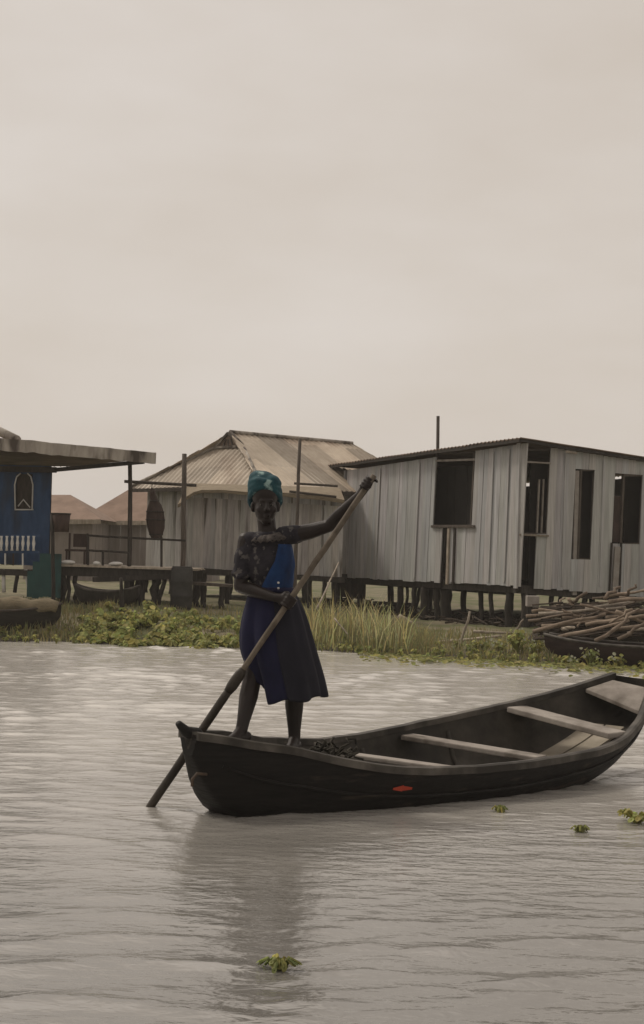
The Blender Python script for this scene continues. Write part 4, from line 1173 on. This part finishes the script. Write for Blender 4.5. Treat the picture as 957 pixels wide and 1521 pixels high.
# head cloth
mb = MB()
mb.ball(Q(390, 720, PD + .02), (.090, .112, .082), 14, Matrix.Rotation(rad(-14), 3, 'Y')); mb.ball(Q(384, 711, PD + .02), (.058, .08, .05), 12); mb.ball(Q(402, 716, PD + .0), (.06, .09, .045), 12)
for k, (z_, tl, r_) in enumerate(((731, 6, .02), (725, 3, .021), (719, -1, .02))):
    c_ = Q(393.5, z_, PD + .012); pts = []
    for q_ in range(25):
        t = 2 * math.pi * q_ / 24; pts.append(c_ + Vector((.082 * math.cos(t), .098 * math.sin(t), .03 * math.sin(t) * -1 * (.8 - .2 * k) + .006 * math.sin(3 * t + k) - .012 * abs(math.cos(t)) ** 3 * (2 - k))))
    mb.tube(pts, r_, 8)
for s_ in (-1, 1): mb.cap_chain([Q(394 + s_ * 20.5, 730, PD + .02), Q(394 + s_ * 21.5, 746, PD + .03), Q(394 + s_ * 17, 758, PD + .055)], [.022, .020, .014])
remesh('head_wrap', mb, M['wrap'], bodyO, .0065, 2, person)

# pole: upper pale bark, lower dark wet length, binding in between
pole = thing('punting_pole', 'long thin wooden pole held in both hands, its dark lower end in the water', 'pole', Vector((pW.x, pW.y, 0)))
kn = pole_at(352)
mb = MB(); n_ = 14; pts = [kn.lerp(pTop, i / n_) + Vector((.004 * mnoise.noise(Vector((i * .8, 0, 1))), .004 * mnoise.noise(Vector((i * .8, 5, 1))), 0)) for i in range(n_ + 1)]
mb.tube(pts, [.0185 - .003 * abs(i / n_ - .5) for i in range(n_ + 1)], 10, .05); obj('shaft', mb, M['pole'], pole, smooth=True)
mb = MB(); pts = [pW.lerp(kn, i / 10) for i in range(11)]; mb.tube(pts, [.025 if i < 10 else .022 for i in range(11)], 10, .05); obj('lower_shaft', mb, M['pole_wet'], pole, smooth=True)
mb = MB(); mb.tube([kn - pdir * .09, kn - pdir * .05, kn, kn + pdir * .04, kn + pdir * .07], [.026, .035, .033, .030, .019], 10, .12); obj('binding', mb, M['pole_wet'], pole, smooth=True)

# ------------------------------------------------------------------ boats lying at the bank
def small_boat(name, label, a, b, beam, zr, zk, mat, mats_in, cat='boat', rise=.12, rim='rim'):
    a = Vector((a.x, a.y, 0)); b = Vector((b.x, b.y, 0)); Ld = (b - a).length; D = (b - a) / Ld; Nn = Vector((D.y, -D.x, 0))
    t = thing(name, label, cat, a.lerp(b, .5))
    hwf = lambda u: beam * max(.08, math.sin(math.pi * (.04 + .92 * u / Ld)) ** .7)
    zt = lambda u: zr + rise * abs(2 * u / Ld - 1) ** 2.5
    kf = lambda u: zk + (zr - zk) * .8 * abs(2 * u / Ld - 1) ** 5
    out_, in_ = hull_mesh(Ld, hwf, zt, zt, kf, a, D, Nn, None, nst=30)
    mb = MB(); mb.loft(out_, cap=False, closed=False); mb.add(out_[0], [tuple(range(19))]); mb.add(out_[-1], [tuple(range(19))])
    mb.loft(in_, cap=False, closed=False)
    obj('hull', mb, M[mat], t, smooth=True)
    for j in (0, -1):
        mb = MB(); mb.tube([r_[j] + Vector((0, 0, .01)) for r_ in out_], .022, 6); obj('gunwale', mb, M[rim], t, smooth=True)
    for f_ in (.3, .6):
        i = int(30 * f_); mb = MB(); mb.beam(in_[i][0] - Vector((0, 0, .04)), in_[i][-1] - Vector((0, 0, .04)), .12, .03); obj('thwart', mb, M['post_wood'], t)
    return t


small_boat('moored_boat', 'dark red brown boat moored against the bank below the firewood', P(812, 960, 23.3), P(1090, 960, 22.0) + Vector((.3, 0, 0)), .42, .30, -.1, 'maroon', None, rise=.10)
small_boat('old_boat', 'old dark boat half on the bank at the left edge, beside the slim post', P(-150, 920, 25.2), P(90, 905, 25.9), .40, .44, .0, 'hull_old', None, rise=.12, rim='post_wood')
small_boat('beached_boat', 'black boat drawn up under the front of the wooden deck', P(112, 880, 28.1), P(206, 884, 28.0), .24, .72, .46, 'dark_wood', None, rise=.10)
# reed bundle lying in the old boat
for k, (px, py, r_, lab) in enumerate(((6, 896, .14, 'rolled tan reed mat lying in the old boat, nearer the left edge'), (50, 897, .12, 'rolled tan reed mat lying in the old boat, nearer the slim post'))):
    c_ = P(px, py, 25.6); mb = MB(); n_ = 10
    mb.tube([c_ + Vector(((i / n_ - .5) * .75, .05 * (i / n_ - .5), -.03 + .02 * math.sin(i))) for i in range(n_ + 1)], [r_ * (.75 + .25 * math.sin(math.pi * i / n_)) for i in range(n_ + 1)], 14, .05)
    o = obj('reed_mat', mb, M['mat'], None, origin=c_, smooth=True); tag(o, lab, 'reed mat', 'reed mats in the old boat')

# ------------------------------------------------------------------ firewood and driftwood on the right
def stick(a, b, r, mat, label, name='stick', group='sticks of the firewood heap', amt=.045, cat='stick'):
    mb = MB(); pts = crooked(a, b, 6, amt); mb.tube(pts, [r * (1 - .35 * i / 5) for i in range(6)], 7, .08)
    o = obj(name, mb, M[mat], None, origin=pts[0], smooth=True); tag(o, label, cat, group); return o
hl = 'crooked dry stick in the firewood heap by the grey plank house'
specs = [((782, 915), (905, 908), 24.6), ((790, 908), (880, 899), 25.0), ((815, 902), (915, 893), 25.2), ((800, 912), (930, 902), 24.4),
         ((850, 925), (900, 903), 24.0), ((835, 934), (853, 932), 23.6), ((858, 931), (868, 918), 23.7), ((870, 905), (975, 890), 24.6),
         ((905, 894), (975, 888), 24.3), ((890, 912), (985, 905), 24.2), ((910, 936), (985, 925), 23.6), ((932, 940), (985, 918), 23.5),
         ((940, 936), (990, 930), 23.3), ((925, 900), (990, 880), 24.5), ((880, 889), (960, 878), 25.6), ((905, 884), (990, 872), 25.4),
         ((835, 918), (890, 922), 24.3), ((870, 928), (960, 914), 23.9), ((895, 925), (985, 912), 24.0), ((820, 909), (840, 888), 25.0),
         ((845, 889), (852, 903), 24.8), ((800, 905), (870, 914), 24.5), ((862, 898), (940, 918), 24.1), ((915, 908), (985, 935), 23.8),
         ((842, 900), (872, 880), 24.9), ((898, 890), (922, 872), 24.9), ((928, 884), (944, 868), 25.0), ((862, 916), (835, 905), 24.2), ((940, 905), (905, 926), 23.6),
          ((792, 938), (900, 912), 23.7), ((826, 948), (935, 922), 23.3), ((884, 952), (950, 905), 23.2), ((918, 950), (990, 908), 23.0),
         ((900, 918), (990, 897), 24.1), ((920, 888), (990, 893), 25.0), ((785, 922), (850, 912), 24.3), ((805, 930), (905, 922), 23.8)]
for k, (a_, b_, d) in enumerate(specs):
    stick(P(*a_, d), P(*b_, d - R(-.3, .3)), R(.016, .036), 'pale_wood' if k in (3, 5, 7, 11, 12) else 'stick', hl)
# brush under the sticks that nobody could count
bm_ = MB()
for k in range(520):
    px = R(790, 1010); py = R(897, 950) - (px - 790) * .03; d = 24.9 - (py - 900) * .026 + R(-.2, .3)
    a_ = P(px, py, d); ln = R(.15, .55); an = R(-.5, .5)
    bm_.tone = R(.5, 1.2); bm_.tube([a_, a_ + Vector((ln * math.cos(an), R(-.1, .1), ln * .3 * math.sin(an)))], R(.006, .016), 4)
mdm = material('brush twig', (.025, .018, .014), (.085, .063, .045), 8, tone=True)
o = obj('brush_heap', bm_, mdm, None, origin=P(890, 920, 24.4)); tag(o, 'dense brown brushwood mass under the firewood sticks', 'brushwood', kind='stuff')
mb = MB()                                             # earth hump that carries the heap
c_ = P(905, 925, 25.3)
for i in range(1):
    mb.ball((c_.x, c_.y, .05), (1.35, .75, .62), 14)
    for v in mb.v: v += Vector((0, 0, .10 * mnoise.noise(v * 2.3)))
o = obj('earth_mound', mb, M['mud'], None, origin=c_, smooth=True); tag(o, 'brown earth mound below the firewood heap', 'mound', kind='structure')
p_ = P(791, 893, 25.4); mb = MB(); mb.box(p_ + Vector((0, 0, .0)), (.095, .12, .085)); o = obj('concrete_block', mb, M['concrete'], None, origin=p_, bevel=.012); tag(o, 'pale square block at the left end of the firewood heap', 'block')
for (a_, b_, d, r, lab) in (((682, 968), (698, 908), 24.6, .025, 'pale stake leaning upright from the bank mud under the house'),
                            ((632, 956), (745, 945), 25.2, .03, 'pale pole lying flat on the bank mud near the leaning stake'),
                            ((703, 938), (765, 941), 25.6, .028, 'forked driftwood branch lying right of the leaning stake'),
                            ((763, 941), (778, 920), 25.5, .022, 'short upturned driftwood end by the firewood heap'),
                            ((592, 915), (614, 928), 27.5, .05, 'pale short plank sloping between the left stilts')):
    stick(P(*a_, d), P(*b_, d), r, 'pale_wood', lab, 'driftwood', None, .015, 'driftwood')
stick(P(470, 905, 26), P(503, 836, 27.2), .018, 'pale_wood', 'pale thin cane rising from the grass right of the person', 'cane', None, .01, 'cane')
stick(P(497, 918, 25.0), P(532, 962, 24.7), .014, 'pale_wood', 'straw coloured cane fallen across the grass clump', 'cane', None, .01, 'cane')
stick(P(182, 905, 26.6), P(180, 858, 26.6), .04, 'dark_wood', 'short dark stake standing at the back of the green plants', 'stake', None, .01, 'stake')

# ------------------------------------------------------------------ plants
def leaf(mb, c, n, size, tone):
    """rounded leaf with a shallow cup"""
    n = n.normalized(); a = n.cross(Vector((R(-1, 1), R(-1, 1), R(-.3, 1))))
    if a.length < .01: a = Vector((1, 0, 0))
    a.normalize(); b = n.cross(a); mb.tone = tone
    ring = [c + a * (size * math.cos(t) * 1.05) + b * (size * .82 * math.sin(t)) + n * (size * .22 * abs(math.sin(t))) for t in [math.pi * k / 4 for k in range(8)]]
    mb.add([c] + ring, [(0, 1 + k, 1 + (k + 1) % 8) for k in range(8)])


def rosette(mb, c, h, nl, spread, size, fresh=1.0):
    for k in range(nl):
        an = R(0, 6.28); ln = R(.3, 1); top = c + Vector((math.cos(an) * spread * ln, math.sin(an) * spread * ln, h * R(.45, 1)))
        t = R(.5, 1.2) * fresh * (1.7 if random.random() < .07 else 1); yel = R(.9, 1.25)
        tn = (t * yel, t, t * R(.7, 1.0))
        mb.tone = tn; mb.tube([c, c.lerp(top, .6) + Vector((0, 0, .03)), top], [.008, .006, .005], 4)
        leaf(mb, top, Vector((math.cos(an) * .7, math.sin(an) * .7, R(.3, 1.2))), size * R(.7, 1.25), tn)


mb = MB(); cnt = 0
while cnt < 300:                                       # water hyacinth mat left of the person
    px = R(120, 358); d = R(24.2, 26.6)
    p0 = P(px, 900, d)
    yb = interp(p0.x, BANK)
    if d < yb - .55 - .25 * math.sin(px * .07): continue
    dens = min(1, (px - 110) / 50) * (1 if px < 320 else .6)
    if random.random() > dens * (.12 + .88 * (mnoise.noise(Vector((p0.x * 1.9, d * 1.9, 0))) > -.05)): continue
    z = max(0.0, ground_z(p0.x, d)); rosette(mb, Vector((p0.x, d, z)), R(.04, .26) * R(.4, 1) * (1 if d > 24.8 else .6), random.randint(9, 15), R(.08, .17), R(.026, .046)); cnt += 1
o = obj('water_hyacinth_mat', mb, M['leaf'], None, origin=P(235, 950, 25.3)); tag(o, 'bright green water hyacinth mat along the bank left of the person', 'water plants', kind='stuff')
mb = MB()
for k in range(520):                                   # sparse low leaves along the rest of the water edge
    px = R(-40, 1000)
    if 140 < px < 340: continue
    x = P(px, 950, 25).x; yb = interp(x, BANK); d = yb + R(-.35, .9); z = max(0, ground_z(x, d))
    rosette(mb, Vector((x, d, z)), R(.04, .14), random.randint(3, 5), R(.04, .1), R(.016, .03), .85)
o = obj('shore_plants', mb, M['leaf'], None, origin=P(480, 950, 24.5)); tag(o, 'low small leaved plants scattered along the water edge', 'shore plants', kind='stuff')


mb = MB()
for k in range(420):                                   # drifting leaf scraps and weed on the water off the right bank
    px = R(540, 1000); x = P(px, 950, 25).x; d = interp(x, BANK) - abs(random.gauss(0, .75)) - .1
    c_ = Vector((x, d, .012)); t_ = R(.35, 1.0); mb.tone = (t_ * 1.1, t_ * .95, t_ * .8)
    for q_ in range(random.randint(2, 6)): leaf(mb, c_ + Vector((R(-.14, .14), R(-.1, .1), R(0, .03))), Vector((R(-.3, .3), R(-.5, .1), 1)), R(.015, .045), (t_ * R(.9, 1.2), t_ * .95, t_ * R(.6, .9)))
o = obj('drifting_scraps', mb, M['leaf'], None, origin=P(760, 985, 23)); tag(o, 'brownish leaf scraps drifting off the right bank', 'water weed', kind='stuff')
mb = MB()
for k in range(420):                                   # dark litter under the raised plank house
    q_ = FL.a.lerp(FL.b, random.random()) if random.random() < .6 else FR.a.lerp(FR.b, random.random()); q_ = q_ + Vector((R(-.3, .3), R(.1, 2.2), 0))
    q_.z = ground_z(q_.x, q_.y) + R(0, .16) * random.random(); an = R(0, 6.28); ln = R(.1, .5)
    mb.tube([q_, q_ + Vector((ln * math.cos(an), ln * math.sin(an), R(-.04, .14)))], R(.006, .022), 4)
o = obj('litter', mb, mdm, None, origin=(pC.x, pC.y + 1, .2)); tag(o, 'dark sticks and litter strewn between the stilts', 'litter', kind='stuff')


def blades(mb, n, region, hgt, wid, tone, lean=.35):
    k = 0
    while k < n:
        x, d = region(); z = ground_z(x, d)
        if z < -.04: continue
        k += 1; h_ = R(*hgt); an = R(0, 6.28); ln = R(0, lean) * h_; wv = R(.6, 1.3) * wid
        b_ = Vector((x, d, z - .01)); t_ = b_ + Vector((math.cos(an) * ln, math.sin(an) * ln, h_)); m_ = b_.lerp(t_, .55) + Vector((-math.cos(an) * ln * .25, 0, 0))
        s_ = Vector((1, R(-.5, .5), 0)).normalized() * wv
        tt = R(*tone); mb.tone = (tt * R(.9, 1.3), tt, tt * R(.75, 1.1))
        mb.add([b_ - s_, b_ + s_, m_ + s_ * .7, m_ - s_ * .7, t_], [(0, 1, 2, 3), (3, 2, 4)])


def reg(px0, px1, t0, t1):
    def f_():
        px = R(px0, px1); x = P(px, 930, 25.5).x; d = interp(x, BANK) + t0 + (t1 - t0) * random.random(); return x * d / 25.5 if False else x, d
    return f_


mb = MB()
for k in range(34):                                    # tussocks of different height and colour
    cx_, cd_ = reg(462, 625, .0, 2.6)(); hh_ = R(.14, .52) * (1 if P(0, 0, 1) and cx_ < 1.0 else .7); tw_ = R(.12, .32); tn_ = R(.6, 1.35)
    blades(mb, 48, lambda: (cx_ + random.gauss(0, tw_ * .6), cd_ + random.gauss(0, tw_)), (hh_ * .5, hh_ * 1.15), .007, (tn_ * .8, tn_ * 1.2), R(.3, 1.0))
blades(mb, 700, reg(455, 640, -.05, 2.6), (.05, .22), .008, (.6, 1.3), .8)
blades(mb, 130, reg(462, 600, .0, 2.0), (.3, .75), .008, (1.5, 2.1), .7)
o = obj('tall_grass', mb, M['grass'], None, origin=P(535, 955, 25)); tag(o, 'tall yellow green grass on the bank right of the person', 'grass', kind='stuff')
mb = MB(); blades(mb, 5200, reg(-60, 1010, .05, 4.6), (.03, .13), .007, (.6, 1.15), .6)
blades(mb, 1500, reg(-60, 160, .0, 2.2), (.05, .2), .008, (.6, 1.2), .6)
blades(mb, 1200, reg(590, 830, .0, 3), (.05, .2), .008, (.6, 1.2), .6)
o = obj('short_grass', mb, M['grass'], None, origin=P(480, 940, 26)); tag(o, 'short patchy grass over the bank under the houses', 'grass', kind='stuff')
# leafy plants on the right shore, each a plant of its own
for (px, d, h_, n_, lab) in ((712, 24.0, .16, 12, 'low leafy plant between the leaning stake and the dark boat, leftmost of its row'), (742, 23.9, .22, 16, 'leafy plant with a pale bloom right of the driftwood branch'),
                             (768, 23.7, .36, 26, 'tallest leafy plant on the shore left of the moored boat'), (796, 23.5, .24, 18, 'leafy plant touching the left end of the moored boat'),
                             (845, 22.7, .13, 10, 'small water plant before the bow end of the moored boat'), (876, 22.6, .26, 12, 'pale stemmed water plant before the middle of the moored boat'),
                             (918, 22.4, .20, 10, 'thin water plant before the moored boat near the right edge')):
    x = P(px, 970, d).x; z = max(0, ground_z(x, d)); c_ = Vector((x, d, z)); mb = MB(); rosette(mb, c_, h_, n_ * 2, .07 + h_ * .35, .03, 1.0)
    t = thing('leafy_plant', lab, 'plant', c_); obj('foliage', mb, M['leaf'], t)
    for k in range(4 + n_ // 4):
        mb = MB(); q_ = c_ + Vector((R(-.14, .14), R(-.12, .0), h_ * R(.5, 1.1))); leaf(mb, q_, Vector((R(-.4, .4), -1, .4)), R(.012, .028), 1.0)
        obj('bloom', mb, M['bloom'], t)
# little tufts drifting on the open water
for (px, py, sz, lab) in ((415, 1440, .075, 'small green tuft drifting on the water nearest the viewer'), (946, 1222, .13, 'green floating tuft at the right edge beside the canoe stern'),
                          (742, 1206, .05, 'tiny floating sprig against the canoe flank'), (862, 1236, .05, 'dark scrap of weed drifting right of the canoe')):
    c_ = PZ(px, py, 0.0); mb = MB(); rosette(mb, c_ + Vector((0, 0, -.01)), sz * .6, 26, sz * 1.1, sz * .16, .95)
    o = obj('floating_weed', mb, M['leaf'], None, origin=c_); tag(o, lab, 'water weed', 'weeds drifting on the water')

HAZE = 0.0013
if HAZE:
    hm = bpy.data.materials.new('haze air'); hm.use_nodes = True; nt = hm.node_tree
    for n in list(nt.nodes): nt.nodes.remove(n)
    o_ = nt.nodes.new('ShaderNodeOutputMaterial'); v_ = nt.nodes.new('ShaderNodeVolumePrincipled')
    v_.inputs['Color'].default_value = (.9, .86, .8, 1); v_.inputs['Density'].default_value = HAZE
    nt.links.new(v_.outputs[0], o_.inputs['Volume'])
    mb = MB(); mb.box((0, 675, 1.9), (1205, 830, 4.2)); o = obj('haze', mb, hm); tag(o, 'thin pale haze over the lagoon', 'haze', kind='stuff')
